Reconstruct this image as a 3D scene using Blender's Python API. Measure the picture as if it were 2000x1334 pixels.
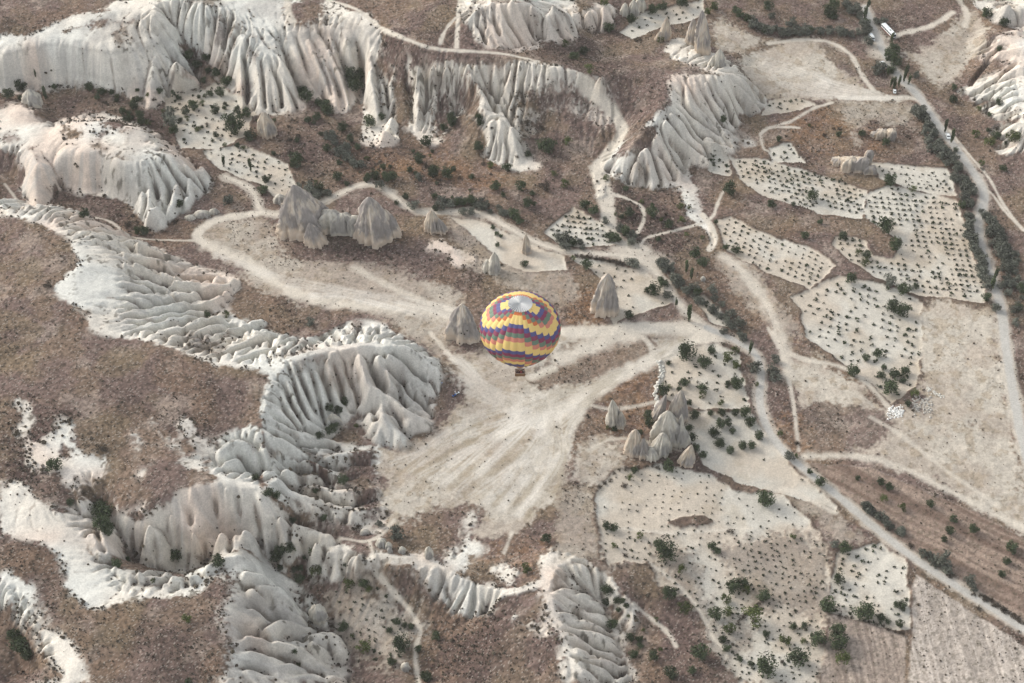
import bpy, bmesh, math, random
import numpy as np
from mathutils import Vector, Matrix
R = math.radians
for o in list(bpy.data.objects): bpy.data.objects.remove(o)
scene = bpy.context.scene
COL = scene.collection
# ------------------------------------------------------------------ camera
CAM_H = 505.0; PITCH = R(45.0); HFOV = R(35.0)
cd = bpy.data.cameras.new("camera"); cam = bpy.data.objects.new("camera", cd); COL.objects.link(cam)
cam.location = (0, 0, CAM_H); cam.rotation_euler = (math.pi/2 - PITCH, 0, 0)
cd.sensor_width = 36; cd.angle = HFOV; cd.clip_start = 1; cd.clip_end = 20000
scene.camera = cam
# ------------------------------------------------------------------ light
SUN_EL = 30.0; SUN_AZ = -62.0       # azimuth measured from +Y towards +X: the sun stands beyond the scene, to the left
w = bpy.data.worlds.new("World"); scene.world = w; w.use_nodes = True
nt = w.node_tree; bg = nt.nodes['Background']
sky = nt.nodes.new('ShaderNodeTexSky'); sky.sky_type = 'NISHITA'; sky.sun_disc = False
sky.sun_elevation = R(SUN_EL); sky.sun_rotation = R(SUN_AZ); sky.dust_density = 2.5; sky.air_density = 1.0
hs = nt.nodes.new('ShaderNodeHueSaturation'); hs.inputs['Saturation'].default_value = 0.2; hs.inputs['Value'].default_value = 1.0   # thin milky dawn sky
nt.links.new(sky.outputs[0], hs.inputs['Color']); nt.links.new(hs.outputs[0], bg.inputs[0]); bg.inputs[1].default_value = 0.15
sd = bpy.data.lights.new("sun", 'SUN'); sun = bpy.data.objects.new("sun", sd); COL.objects.link(sun)
sd.energy = 0.95; sd.angle = R(20); sd.color = (1.0, 0.86, 0.70)
dx, dy, dz = math.sin(R(SUN_AZ))*math.cos(R(SUN_EL)), math.cos(R(SUN_AZ))*math.cos(R(SUN_EL)), math.sin(R(SUN_EL))
sun.rotation_euler = Vector((dx, dy, dz)).to_track_quat('Z', 'Y').to_euler()
scene.view_settings.view_transform = 'Standard'; scene.view_settings.look = 'None'
scene.view_settings.exposure = 0.96; scene.view_settings.gamma = 1
# ------------------------------------------------------------------ pixel <-> world
FPX = 1000/math.tan(HFOV/2); CT, ST = math.cos(PITCH), math.sin(PITCH)
def ray(px, py):
    a = (np.asarray(px, float)-1000)/FPX; b = -(np.asarray(py, float)-667)/FPX
    return a, CT + b*ST, -ST + b*CT
def Wp(px, py, z):
    dx, dy, dz = ray(px, py); t = (CAM_H - z)/(-dz)
    return dx*t, dy*t
# ------------------------------------------------------------------ noise
rs = np.random.RandomState(7)
TAB = rs.rand(512, 512).astype(np.float32)
def vnoise(X, Y, s, seed=0):
    x = np.asarray(X)/s + seed*37.31 + 1000; y = np.asarray(Y)/s + seed*91.7 + 1000
    xi = np.floor(x).astype(np.int64); yi = np.floor(y).astype(np.int64)
    fx = (x-xi).astype(np.float32); fy = (y-yi).astype(np.float32)
    fx = fx*fx*(3-2*fx); fy = fy*fy*(3-2*fy)
    x0 = xi & 511; x1 = (xi+1) & 511; y0 = yi & 511; y1 = (yi+1) & 511
    return (TAB[x0, y0]*(1-fx)+TAB[x1, y0]*fx)*(1-fy) + (TAB[x0, y1]*(1-fx)+TAB[x1, y1]*fx)*fy
def fbm(X, Y, s, oct=4, seed=0, g=0.5):
    v = 0; a = 1; t = 0
    c, sn = math.cos(0.6), math.sin(0.6)
    x, y = np.asarray(X), np.asarray(Y)
    for i in range(oct):
        v = v + a*vnoise(x, y, s, seed+i*3); t += a; a *= g; s *= 0.5
        x, y = x*c-y*sn, x*sn+y*c
    return v/t                                         # 0..1, mean .5
def sstep(a, b, x):
    t = np.clip((x-a)/(b-a), 0, 1); return t*t*(3-2*t)
def blur(A, sig):                                      # separable gaussian, edge padded
    n = int(max(1, math.ceil(sig*3))); k = np.exp(-np.arange(-n, n+1)**2/(2*sig*sig)); k /= k.sum()
    for ax in (0, 1):
        P = np.pad(A, [(n, n) if i == ax else (0, 0) for i in (0, 1)], mode='edge')
        B = np.zeros_like(A, dtype=np.float32)
        for i, kk in enumerate(k):
            B += kk*(P[i:i+A.shape[0], :] if ax == 0 else P[:, i:i+A.shape[1]])
        A = B
    return A
def samp(A, fx, fy):                                   # bilinear sample, index coordinates
    fx = np.clip(fx, 0, A.shape[0]-1.001); fy = np.clip(fy, 0, A.shape[1]-1.001)
    xi = fx.astype(np.int32); yi = fy.astype(np.int32); a = (fx-xi); b = (fy-yi)
    return (A[xi, yi]*(1-a)+A[xi+1, yi]*a)*(1-b) + (A[xi, yi+1]*(1-a)+A[xi+1, yi+1]*a)*b
# ------------------------------------------------------------------ the lie of the land: crest, lip and foot lines with heights in metres
LINES = """
0,415,28 60,425,29 120,450,30 150,490,30 160,515,30 125,565,30 165,600,30 185,640,30 240,655,29 300,665,29 390,700,28 450,712,27 520,725,26
20,405,24 80,400,24 150,420,20 210,445,16
150,455,27 195,480,26 240,510,23 245,560,23 215,600,25 230,635,25 300,650,25 400,690,25
0,392,2 60,396,2 100,396,2 150,412,2 215,450,2 270,465,2 345,505,2 400,528,1 465,545,1 455,572,1 405,592,1 395,612,1 480,622,1 520,645,1 590,662,1
280,960,25 / 265,920,27 / 330,940,27 / 140,930,27 / 100,985,25 / 345,900,28 / 240,955,25
60,550,32 / 60,700,32 / 250,750,30 / 400,800,28 / 100,820,30 / 300,880,26 / 480,780,27
520,725,26 560,700,27 600,690,27 650,680,27 700,672,27 760,672,25 800,680,20 830,700,12 850,740,5
590,662,1 640,655,2 690,628,2 740,633,2 790,662,2 830,680,2 860,710,0
850,770,0 830,800,0 845,830,0 790,858,0 740,855,0 715,835,-1 700,800,-1
675,850,-1 640,850,-1 650,815,1
520,725,26 508,780,26 505,830,26 515,870,25 530,910,22 560,945,17 600,970,12 640,990,6
740,872,0 745,900,0 735,940,0 740,985,0 745,1030,-1
500,925,6 530,965,-2 570,985,-5 600,1005,-8
222,985,22 235,1010,22 270,1022,21 310,990,24 360,960,25 430,938,26 480,945,25 520,970,22 550,1010,16 562,1045,8 575,1060,2
370,1025,17 430,1030,17 470,1022,16 497,1025,14
240,1045,6 275,1090,-1 330,1100,-3 375,1125,-5 430,1085,-4 480,1060,-3 525,1090,-8
188,988,13 200,1010,9 213,1040,5 235,1095,1 300,1110,-3 370,1130,-6
165,975,21 172,1000,20 188,1040,18 215,1070,17 218,1105,16 255,1125,15 270,1115,15 320,1125,15 355,1140,15 400,1110,15 440,1090,16 470,1085,16
150,960,24 165,968,22 190,960,22 220,963,22
60,1000,24 130,1020,21 130,1100,20 180,1160,19 260,1190,19 330,1250,19 300,1330,19
60,1080,23 / 150,1300,20 / 0,1120,23 / 100,950,26 / 20,950,27
0,1205,9 40,1258,5 62,1312,2 20,1330,0
0,1160,20 45,1200,19 75,1250,18 110,1330,17
470,1090,16 465,1110,16 455,1150,17 440,1200,18 445,1260,18 440,1334,18
530,1095,-7 575,1130,-12 580,1180,-15 600,1195,-18 640,1230,-18 665,1270,-19 670,1310,-20 700,1334,-20
560,1060,-8 620,1120,-12 / 700,1150,-11 / 780,1200,-14 / 700,1280,-20 / 640,1100,-14
600,1050,2 650,1080,2 690,1090,2 735,1088,3
650,1140,-12 690,1122,-6 740,1122,-5
735,1090,2 770,1100,2 800,1092,2 840,1098,1 870,1120,1 900,1138,1 960,1160,1 1010,1160,2 1060,1135,3 1080,1110,3
800,1050,0 / 900,1080,-2 / 1000,1100,-2 / 680,1040,-3 / 880,1020,0
770,1135,-4 830,1160,-7 855,1180,-9 905,1205,-9 965,1192,-3
1000,1200,0 / 950,1260,-6 / 1000,1330,-5 / 860,1250,-14 / 830,1330,-18
1070,1135,4 1085,1180,4 1095,1230,3 1110,1280,2 1130,1334,0
1060,1090,2 1130,1100,0 1170,1120,-3 1200,1145,-4 1235,1180,-6
1140,1135,-6 1180,1160,-12 1190,1200,-13 1205,1250,-14 1215,1290,-15 1220,1334,-15
1250,1000,-5 / 1400,1050,-6 / 1500,950,-4 / 1600,1100,-7 / 1500,1250,-10 / 1300,1300,-14 / 1250,1200,-12 / 1800,1200,-8 / 1950,1300,-8 / 1980,1000,-5
820,920,0 / 950,900,0 / 1100,850,0 / 950,780,0 / 1150,750,0 / 1400,680,0 / 700,560,1 / 600,500,1 / 450,470,1 / 800,540,1 / 1000,470,3 / 1100,550,2
1300,700,-1 / 1400,850,-3 / 1500,700,0 / 1700,650,0 / 1800,550,0 / 1900,700,0 / 1700,850,-1 / 1850,900,-2 / 1600,350,3 / 1800,300,4 / 1950,450,3
1400,500,3 / 1250,450,3 / 1150,400,3 / 900,380,3 / 1000,420,3 / 750,300,2 / 900,320,2 / 660,300,2 / 500,330,1 / 420,240,1 / 620,260,2 / 150,210,1 / 250,230,1 / 330,240,1
0,265,16 60,268,22 110,250,26 160,240,29 200,232,30 250,245,29 290,262,27 330,295,24 365,325,16 402,350,6
0,290,16 55,300,20 75,318,24 120,298,27 180,298,28 240,318,27 290,315,26 320,305,25
105,345,6 160,372,1 220,380,1 255,395,1 300,435,0 318,440,0 330,420,0 355,400,0 395,375,0 408,355,0
0,340,4 30,330,5 45,370,1 60,402,0 90,400,0 110,365,2
0,232,14 30,215,16 55,210,16 80,245,10
100,240,2 160,225,2 205,222,2 280,245,2 340,290,2 380,320,2 412,345,2
150,400,1 / 230,430,1 / 60,430,2 / 20,370,2
0,105,30 60,92,31 120,88,32 180,98,32 220,102,31 260,92,30 310,75,30
100,60,36 / 0,30,42 / 200,20,42 / 260,50,36
310,75,30 330,95,22 360,115,16 385,150,5
0,178,3 60,178,3 150,170,3 200,180,3 245,190,2 290,215,1 320,200,1 350,175,1 385,168,1
345,88,10 385,120,4 400,140,3
280,20,40 350,0,42 430,5,42 / 520,0,38 / 480,20,38 / 500,60,34
285,35,38 350,28,38 430,40,36 440,60,34 470,65,33 500,108,28 540,118,26 570,135,22 585,180,8
430,150,4 455,180,3 480,218,2 530,222,2 590,218,2
555,40,34 600,48,34 650,30,34 690,30,33 700,60,30 735,95,28
583,180,3 620,190,2 660,222,2 683,215,2 690,150,6 700,165,3 712,235,2 760,240,2
750,92,24 790,180,12 790,240,4
745,60,32 770,70,32 815,95,31 870,102,31 940,107,31 1000,114,31 1060,122,30 1110,132,29 1150,152,27 1180,150,26 1200,135,26
805,200,5 820,270,2 850,280,2 880,230,5 900,215,6 940,225,5 965,245,4
915,125,30 940,190,20 975,235,14 990,255,10
950,300,1 980,325,1 1040,330,1 1055,300,2
800,40,33 / 880,60,33 / 850,0,36 / 700,10,35 / 620,0,36
920,40,38 930,10,42 1000,0,44 1060,5,42 1110,30,36
960,90,31 1040,85,24 1060,70,22 1110,80,18 1130,65,16
1100,95,18 / 1200,110,16 / 1150,80,16 / 1250,30,14 / 1120,105,18 / 1160,120,16 / 1220,110,16
1125,30,24 1165,10,24 1190,20,22 / 1150,60,15 1185,62,15
1060,250,6 / 1100,200,14 / 1140,230,8 / 1120,300,3 / 1060,330,2 / 1170,310,3 / 1150,180,18
1130,165,22 1160,200,16 1200,225,12 1220,265,8 1190,300,4 1170,330,3
1200,140,26 1250,135,26 1300,120,25 1350,130,25 1400,140,24 1450,148,22
1300,150,25 1340,145,25 1400,150,24 1455,150,20
1300,165,25 1300,200,24 1275,230,22 1240,270,18 1210,310,14 1200,335,8
1490,195,3 1480,215,3 1450,230,3 1430,245,4
1450,272,3 1480,285,3 1370,320,2 1335,325,2 1340,345,1 1325,365,1 1280,365,1 1230,355,1 1190,345,1
1345,215,18 1400,250,9 1440,275,4
1225,240,9 / 1330,90,18 / 1400,110,16 / 1420,100,12 / 1470,130,6 / 1500,100,6 / 1400,60,10 / 1550,120,6 / 1650,150,5 / 1300,30,12 / 1500,20,10 / 1700,80,6 / 1750,150,5
1940,0,16 2000,0,24 / 1905,10,6 1990,55,8 / 1920,65,14 2000,70,16 / 1910,110,9 1990,100,16
1870,175,4 1900,215,4 1890,265,4 1930,300,4 / 2000,150,16 2000,250,14 / 1900,60,6 1890,130,5
"""
def ease(x, y, z):                                     # heights as surveyed on the slopes that face the camera
    if z <= 3: return z
    if x < 420 and 200 <= y < 392: return 1+(z-1)*.68
    if y < 245 and x < 800: f = .74+.26*min(1, max(0, (x-600)/200)); return 2+(z-2)*f
    if x < 860 and y >= 392: return z*.82
    return z
def parse(s):
    return [(x, y, ease(x, y, z)) for x, y, z in (tuple(float(v) for v in p.split(',')) for p in s.split())]
GX0, GX1, GY0, GY1, CS = -340.0, 340.0, 262.0, 850.0, 2.0
cx = np.arange(GX0, GX1+.1, CS); cy = np.arange(GY0, GY1+.1, CS)
val = np.zeros((len(cx), len(cy))); wt = np.zeros_like(val)
for ln in LINES.strip().splitlines():
    for seg in ln.split('/'):
        P = parse(seg)
        W3 = [(*Wp(a, b, c), c) for a, b, c in P]
        pts = [W3[0]]
        for a, b in zip(W3, W3[1:]):
            n = max(1, int(math.hypot(a[0]-b[0], a[1]-b[1])/1.0))
            for i in range(1, n+1): pts.append(tuple(a[k]+(b[k]-a[k])*i/n for k in range(3)))
        for x, y, z in pts:
            i = int(round((x-GX0)/CS)); j = int(round((y-GY0)/CS))
            if 0 <= i < len(cx) and 0 <= j < len(cy): val[i, j] += z; wt[i, j] += 1
def relax(val, wt):
    n = min(val.shape)
    if n > 12:
        h0 = (val.shape[0]+1)//2; h1 = (val.shape[1]+1)//2
        v = np.zeros((h0*2, h1*2)); q = np.zeros_like(v); v[:val.shape[0], :val.shape[1]] = val; q[:val.shape[0], :val.shape[1]] = wt
        cv = v.reshape(h0, 2, h1, 2).sum((1, 3)); cw = q.reshape(h0, 2, h1, 2).sum((1, 3))
        c = relax(cv, cw); fx, fy = np.meshgrid((np.arange(val.shape[0])-.5)/2, (np.arange(val.shape[1])-.5)/2, indexing='ij')
        A = samp(c, fx, fy)
    else: A = np.zeros_like(val)
    m = wt > 0; fix = np.where(m, val/np.maximum(wt, 1e-9), 0)
    for it in range(120):
        P = np.pad(A, 1, mode='edge')
        A = .25*(P[:-2, 1:-1]+P[2:, 1:-1]+P[1:-1, :-2]+P[1:-1, 2:])
        A = np.where(m, fix, A)
    return A
base = blur(relax(val, wt).astype(np.float32), 0.9)
# ------------------------------------------------------------------ fine grid
FS = 0.45
X0, X1, Y0, Y1 = -318.0, 318.0, 280.0, 832.0
fxs = np.arange(X0, X1, FS); fys = np.arange(Y0, Y1, FS)
FX, FY = np.meshgrid(fxs, fys, indexing='ij')
def smooth_up(A):
    fx = (FX-GX0)/CS + (fbm(FX, FY, 9, 2, 5)-.5)*1.6; fy = (FY-GY0)/CS + (fbm(FX, FY, 9, 2, 9)-.5)*1.6
    return samp(A, fx, fy).astype(np.float32)
H = blur(smooth_up(base), 2.6)
BASE_H = H.copy()
def hgt(x, y, A=None):
    A = H if A is None else A
    return samp(A, (np.asarray(x, float)-X0)/FS, (np.asarray(y, float)-Y0)/FS)
def unproject(px, py, A=None):
    """first point of the land met by the ray through a pixel of the photograph"""
    px = np.atleast_1d(np.asarray(px, float)); py = np.atleast_1d(np.asarray(py, float))
    dx, dy, dz = ray(px, py); t0 = (CAM_H-60)/(-dz); t1 = (CAM_H+30)/(-dz)
    res = t1.copy(); done = np.zeros(len(px), bool)
    for k in range(0, 241):
        t = t0+(t1-t0)*k/240
        h = hgt(dx*t, dy*t, A); hit = (~done) & (CAM_H+dz*t <= h)
        res[hit] = t[hit]; done |= hit
    step = (t1-t0)/240; lo = res-step; hi = res.copy()
    for k in range(7):
        m = (lo+hi)/2; b = (CAM_H+dz*m <= hgt(dx*m, dy*m, A)); hi = np.where(b, m, hi); lo = np.where(b, lo, m)
    x, y = dx*hi, dy*hi
    return x, y, hgt(x, y, A)
def dens(P, step=8, closed=False):
    out = []; Q = list(P)+([P[0]] if closed else [])
    for a, b in zip(Q, Q[1:]):
        n = max(1, int(math.hypot(a[0]-b[0], a[1]-b[1])/step))
        out += [(a[0]+(b[0]-a[0])*i/n, a[1]+(b[1]-a[1])*i/n) for i in range(n)]
    if not closed: out.append((Q[-1][0], Q[-1][1]))
    return out
def smoothline(P, closed=False, n=4):                  # Catmull-Rom through the points
    P = [np.array(p, float) for p in P]; out = []; N = len(P)
    rng = range(N if closed else N-1)
    for i in rng:
        p0 = P[(i-1) % N] if (closed or i > 0) else P[0]; p1 = P[i]; p2 = P[(i+1) % N]
        p3 = P[(i+2) % N] if (closed or i+2 < N) else P[-1]
        for k in range(n):
            t = k/n
            out.append(.5*((2*p1)+(-p0+p2)*t+(2*p0-5*p1+4*p2-p3)*t*t+(-p0+3*p1-3*p2+p3)*t**3))
    if not closed: out.append(P[-1])
    return out
def win(x0, x1, y0, y1):
    i0 = max(0, int((x0-X0)/FS)); i1 = min(len(fxs), int((x1-X0)/FS)+2); j0 = max(0, int((y0-Y0)/FS)); j1 = min(len(fys), int((y1-Y0)/FS)+2)
    return slice(i0, max(i0, i1)), slice(j0, max(j0, j1))
def line_dist(pts, rad, vals=None):
    """distance (m) of grid vertices to a polyline of world points; with vals also the value at the nearest point"""
    pts = np.asarray(pts, float); x0, y0 = pts[:, 0].min()-rad, pts[:, 1].min()-rad; x1, y1 = pts[:, 0].max()+rad, pts[:, 1].max()+rad
    s = win(x0, x1, y0, y1); D = np.full(FX[s].shape, 1e9, np.float32); V = np.zeros_like(D)
    for k in range(len(pts)-1):
        a, b = pts[k], pts[k+1]
        s2 = win(min(a[0], b[0])-rad, max(a[0], b[0])+rad, min(a[1], b[1])-rad, max(a[1], b[1])+rad)
        l = (slice(s2[0].start-s[0].start, s2[0].stop-s[0].start), slice(s2[1].start-s[1].start, s2[1].stop-s[1].start))
        X, Y = FX[s2], FY[s2]
        if X.size == 0: continue
        ux, uy = b[0]-a[0], b[1]-a[1]; L = ux*ux+uy*uy+1e-9
        t = np.clip(((X-a[0])*ux+(Y-a[1])*uy)/L, 0, 1)
        d = np.hypot(X-a[0]-t*ux, Y-a[1]-t*uy); cur = D[l]; m = d < cur
        if vals is not None: V[l] = np.where(m, vals[k]+(vals[k+1]-vals[k])*t, V[l])
        D[l] = np.where(m, d, cur)
    return s, D, V
def poly_sd(px, rad=6.0, sm=True):
    """signed distance (m, >0 inside) to the outline traced in photograph pixels and laid on the land"""
    P = smoothline(px, True, 3) if sm else px
    D_ = dens(P, 8, True); x, y, _ = unproject([p[0] for p in D_], [p[1] for p in D_], BASE_H)
    pts = np.stack([x, y], 1); pts = np.vstack([pts, pts[:1]])
    s = win(x.min()-rad, x.max()+rad, y.min()-rad, y.max()+rad); X, Y = FX[s], FY[s]
    ins = np.zeros(X.shape, bool)
    for a, b in zip(pts, pts[1:]):                     # scanline parity: only rows (x index) touched by the edge
        if a[1] == b[1]: continue
        j0 = np.searchsorted(fys[s[1]], min(a[1], b[1]), 'right'); j1 = np.searchsorted(fys[s[1]], max(a[1], b[1]), 'right')
        if j1 <= j0: continue
        yy = fys[s[1]][j0:j1]; xc = a[0]+(yy-a[1])*(b[0]-a[0])/(b[1]-a[1])
        ins[:, j0:j1] ^= (X[:, j0:j1] < xc[None, :])
    s2, D, _ = line_dist(pts, rad)
    D = np.minimum(D, rad)
    return s, np.where(ins, D, -D)
# ------------------------------------------------------------------ rounded spurs, fins and boulders of tuff (x,y,z ; width ; drop ; power)
SPURS = """
300,400,14 312,432,4 ; 5 9 1.9
345,360,12 330,412,4 ; 4.5 8 1.9
370,350,9 362,395,3 ; 4 8 1.9
285,370,16 300,425,3 ; 6 9 1.9
70,335,14 72,395,3 ; 9 14 2.0
340,305,16 385,368,3 ; 5 9 1.8
345,120,20 375,150,8 ; 6 10 1.8
262,110,24 258,175,5 ; 9 12 1.8
300,110,22 292,200,4 ; 6 9 1.9
330,110,18 340,180,3 ; 5 9 1.9
500,110,26 525,205,4 ; 6 12 1.8
470,110,22 475,205,4 ; 4 8 1.8
540,125,22 570,208,4 ; 6 12 1.8
440,100,22 425,145,6 ; 5 10 1.8
575,70,28 595,140,12 612,175,5 ; 7 14 1.9
605,75,28 640,150,14 655,205,5 ; 6 14 1.9
645,90,24 672,170,8 680,205,4 ; 4 12 1.8
560,90,24 585,165,6 ; 5 12 1.9
675,60,26 690,100,16 695,142,6 ; 6 16 2
722,70,28 722,130,20 730,180,12 738,228,4 ; 6.5 18 2
715,45,30 712,105,14 ; 4 14 2
700,35,31 690,75,24 ; 7 14 2
750,255,8 745,275,3 ; 6 8 1.6
765,230,8 762,245,5 ; 4 7 1.6
815,130,26 812,180,10 ; 5 12 1.8
845,130,26 850,200,8 ; 4 11 1.8
873,130,26 880,205,7 ; 5 12 1.8
915,125,28 945,195,17 975,235,11 ; 5 11 1.7
1000,250,12 1010,300,4 ; 7 10 1.5
820,160,18 815,235,5 ; 3.5 9 1.8
900,135,24 905,205,8 ; 4 10 1.8
930,130,26 965,170,14 1000,180,10 ; 4 10 1.8
985,130,26 1000,190,12 1018,225,5 ; 4.5 11 1.8
960,130,26 985,195,12 ; 3.5 10 1.8
770,100,24 775,150,14 ; 5 12 2
1175,255,8 1150,285,3 ; 6 8 1.6
1175,150,27 1168,210,12 ; 5 9 1.6
1300,235,20 1340,280,10 1385,315,4 ; 4 8 1.7
1285,260,18 1310,310,8 1330,340,3 ; 4 8 1.7
1260,290,15 1268,325,8 1275,362,2 ; 5 8 1.7
1245,315,12 1235,350,3 ; 4 7 1.7
1310,220,20 1380,275,8 1430,290,4 ; 4 8 1.7
1380,160,22 1400,220,8 ; 4 8 1.7
1410,160,20 1440,235,5 ; 4 8 1.7
1440,160,18 1480,210,5 ; 4 8 1.7
1340,165,22 1350,210,18 1385,240,10 ; 5 8 1.7
270,470,18 335,502,5 ; 6 9 1.6
240,490,21 300,505,14 350,525,4 ; 5 8 1.6
265,520,20 340,540,12 405,560,6 425,540,3 ; 5 8 1.6
250,545,20 330,575,12 400,590,5 440,570,3 ; 5 8 1.6
330,548,13 390,552,8 440,556,4 455,545,4 ; 4 6 1.6
235,610,22 310,590,15 350,582,9 375,600,5 ; 4.5 8 1.6
240,640,22 320,610,13 360,605,10 390,625,4 ; 4.5 7 1.6
290,660,23 360,630,14 430,618,8 ; 4.5 7 1.6
340,680,22 420,650,12 480,630,6 510,625,3 ; 4.5 7 1.6
390,695,22 450,668,12 520,648,5 ; 4 6 1.6
430,708,22 490,685,12 550,662,5 ; 4 6 1.6
470,715,22 520,695,14 575,672,5 ; 4 6 1.6
660,672,22 690,645,8 ; 6 9 1.6
710,668,22 735,648,8 ; 6 9 1.6
600,700,22 605,745,12 ; 4 10 1.7
640,700,24 655,760,12 668,785,6 ; 5 11 1.7
665,695,24 680,740,12 ; 4 10 1.7
620,720,20 628,790,8 640,820,3 ; 4 9 1.7
740,690,24 760,740,14 745,800,8 740,845,4 ; 6 10 1.7
700,690,25 715,740,18 755,770,13 790,800,10 830,820,4 ; 5 9 1.7
760,690,22 800,720,12 835,745,6 ; 7 9 1.6
790,688,16 820,690,9 ; 5 7 1.6
745,810,10 765,845,4 ; 6 8 1.8
735,800,9 780,850,4 ; 6 8 1.8
570,715,22 590,770,12 ; 4 9 1.7
545,740,22 575,800,8 600,825,3 ; 4 9 1.7
535,780,20 570,820,10 630,845,3 ; 4.5 9 1.7
525,820,20 580,845,11 650,862,4 ; 4.5 9 1.7
525,850,19 590,880,10 640,885,5 ; 4 8 1.7
545,880,14 610,905,8 665,935,3 ; 4.5 8 1.7
560,920,13 620,930,6 ; 4 7 1.7
600,945,8 650,960,3 ; 4 6 1.7
640,890,6 720,880,2 ; 4 5 1.6
650,960,5 730,955,1.5 ; 3.5 4 1.6
690,1000,2 740,990,1 ; 3.5 4 1.6
430,880,25 455,862,25 490,870,22 ; 6 10 1.7
440,905,23 470,900,18 490,935,8 ; 5 10 1.7
350,975,22 355,1015,12 ; 6 9 1.7
400,960,22 400,1010,12 ; 6 9 1.7
440,955,22 440,1000,12 ; 5 9 1.7
290,1020,20 285,1075,-6 ; 7 14 1.6
330,1000,20 320,1080,-8 ; 7 14 1.6
375,1040,14 380,1100,-6 388,1120,-12 ; 4 12 1.8
430,1040,14 425,1078,-6 ; 6 12 1.8
475,1035,14 465,1065,-3 ; 6 12 1.8
500,960,18 515,1040,4 520,1085,-4 ; 4 10 1.8
545,1010,13 560,1055,2 ; 3.5 8 1.8
200,1020,19 208,1085,16 ; 4 7 1.7
225,1112,17 255,1128,16 ; 4 8 1.8
272,1120,18 300,1128,16 ; 4.5 8 1.8
338,1126,18 352,1136,16 ; 4.5 9 1.8
372,1128,17 385,1125,16 ; 3.5 8 1.8
405,1105,18 415,1100,17 ; 4 8 1.8
440,1088,18 462,1085,17 ; 4.5 8 1.8
25,1160,19 50,1230,12 70,1290,4 ; 3 8 1.6
495,1145,14 535,1150,6 540,1185,0 ; 7 12 2.2
480,1120,16 510,1125,10 ; 5 9 2
560,1190,-2 575,1200,-6 ; 5 10 2
520,1225,6 545,1210,2 570,1215,-4 600,1225,-10 ; 5 10 2
480,1245,12 545,1255,4 590,1270,-3 635,1310,-12 ; 6.5 12 2.1
600,1240,-6 640,1235,-10 660,1265,-14 ; 5.5 10 2.2
455,1280,14 500,1275,8 530,1300,2 ; 6 10 2.1
540,1300,2 590,1290,-3 610,1305,-8 ; 5 9 2
560,1325,0 600,1320,-5 650,1325,-10 ; 6 9 2
480,1310,12 500,1340,8 ; 6 9 2
475,1180,12 500,1195,8 ; 5 10 2
615,1195,-11 628,1210,-15 ; 4 7 2
610,1250,-5 625,1262,-10 ; 4 8 2
585,1030,4 640,1045,2 ; 3.5 6 1.8
575,1025,6 572,1048,3 ; 3 6 1.8
550,1060,-2 560,1078,-6 ; 3.5 8 2
505,1060,2 520,1090,-6 ; 4 9 2
640,1075,2 655,1120,-12 ; 4 10 1.8
620,1065,2 648,1125,-14 ; 4.5 10 1.8
700,1085,2 690,1110,-8 ; 4 9 1.8
925,10,40 950,70,30 ; 5 10 1.8
960,5,42 990,60,30 1010,85,27 ; 5 10 1.8
1000,5,43 1030,50,30 1060,80,22 ; 5 10 1.8
1040,10,40 1080,50,26 1120,70,18 ; 5 10 1.8
1080,10,40 1110,30,28 ; 5 10 1.8
1150,25,24 1155,58,16 ; 4 7 1.8
1178,15,23 1175,58,16 ; 4 7 1.8
1985,60,15 1930,70,10 ; 8 8 1.6
2000,90,17 1930,110,10 ; 8 8 1.5
1995,130,16 1920,165,7 1880,180,4 ; 9 8 1.5
2000,170,14 1950,185,9 1905,190,5 ; 8 7 1.5
2005,200,13 1960,210,8 1910,212,4 ; 8 7 1.5
1990,260,8 1960,250,7 1945,265,5 ; 8 6 1.6
1975,300,6 2000,290,7 ; 7 5 1.6
1970,10,18 1990,45,10 ; 10 10 1.5
"""
spur_mask = np.zeros_like(H)
def add_spurs(txt):
    for ln in txt.strip().splitlines():
        ln = ln.split('#')[0].strip()
        if not ln or ln[0] == '@': continue
        a, par = ln.split(';'); w_, drop, pw = [float(v) for v in par.split()]
        P = smoothline(parse(a), False, 4) if len(parse(a)) > 2 else [np.array(p) for p in parse(a)]
        P = [np.array([p[0], p[1], p[2]+1.3]) for p in P]
        pts = [(*Wp(p[0], p[1], p[2]), p[2]) for p in P]
        if len(pts) == 1: pts.append((pts[0][0]+.3, pts[0][1], pts[0][2]))
        pts = np.array(pts); s, D, V = line_dist(pts[:, :2], w_*1.6, pts[:, 2])
        if D.size == 0: continue
        nz = fbm(FX[s], FY[s], w_*.9, 3, 3)-.5
        d = D/w_*(1+.3*nz)
        t = V - drop*np.power(np.minimum(d, 3), pw*.78) + nz*w_*.08
        t = np.where(D > 1e8, -99, t)
        k = 0.8; h = H[s]; e = np.clip(.5+.5*(t-h)/k, 0, 1)
        H[s] = h*(1-e)+t*e + k*e*(1-e)
        spur_mask[s] = np.maximum(spur_mask[s], e.astype(np.float32)*(d < 1.35))
add_spurs(SPURS)

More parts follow.
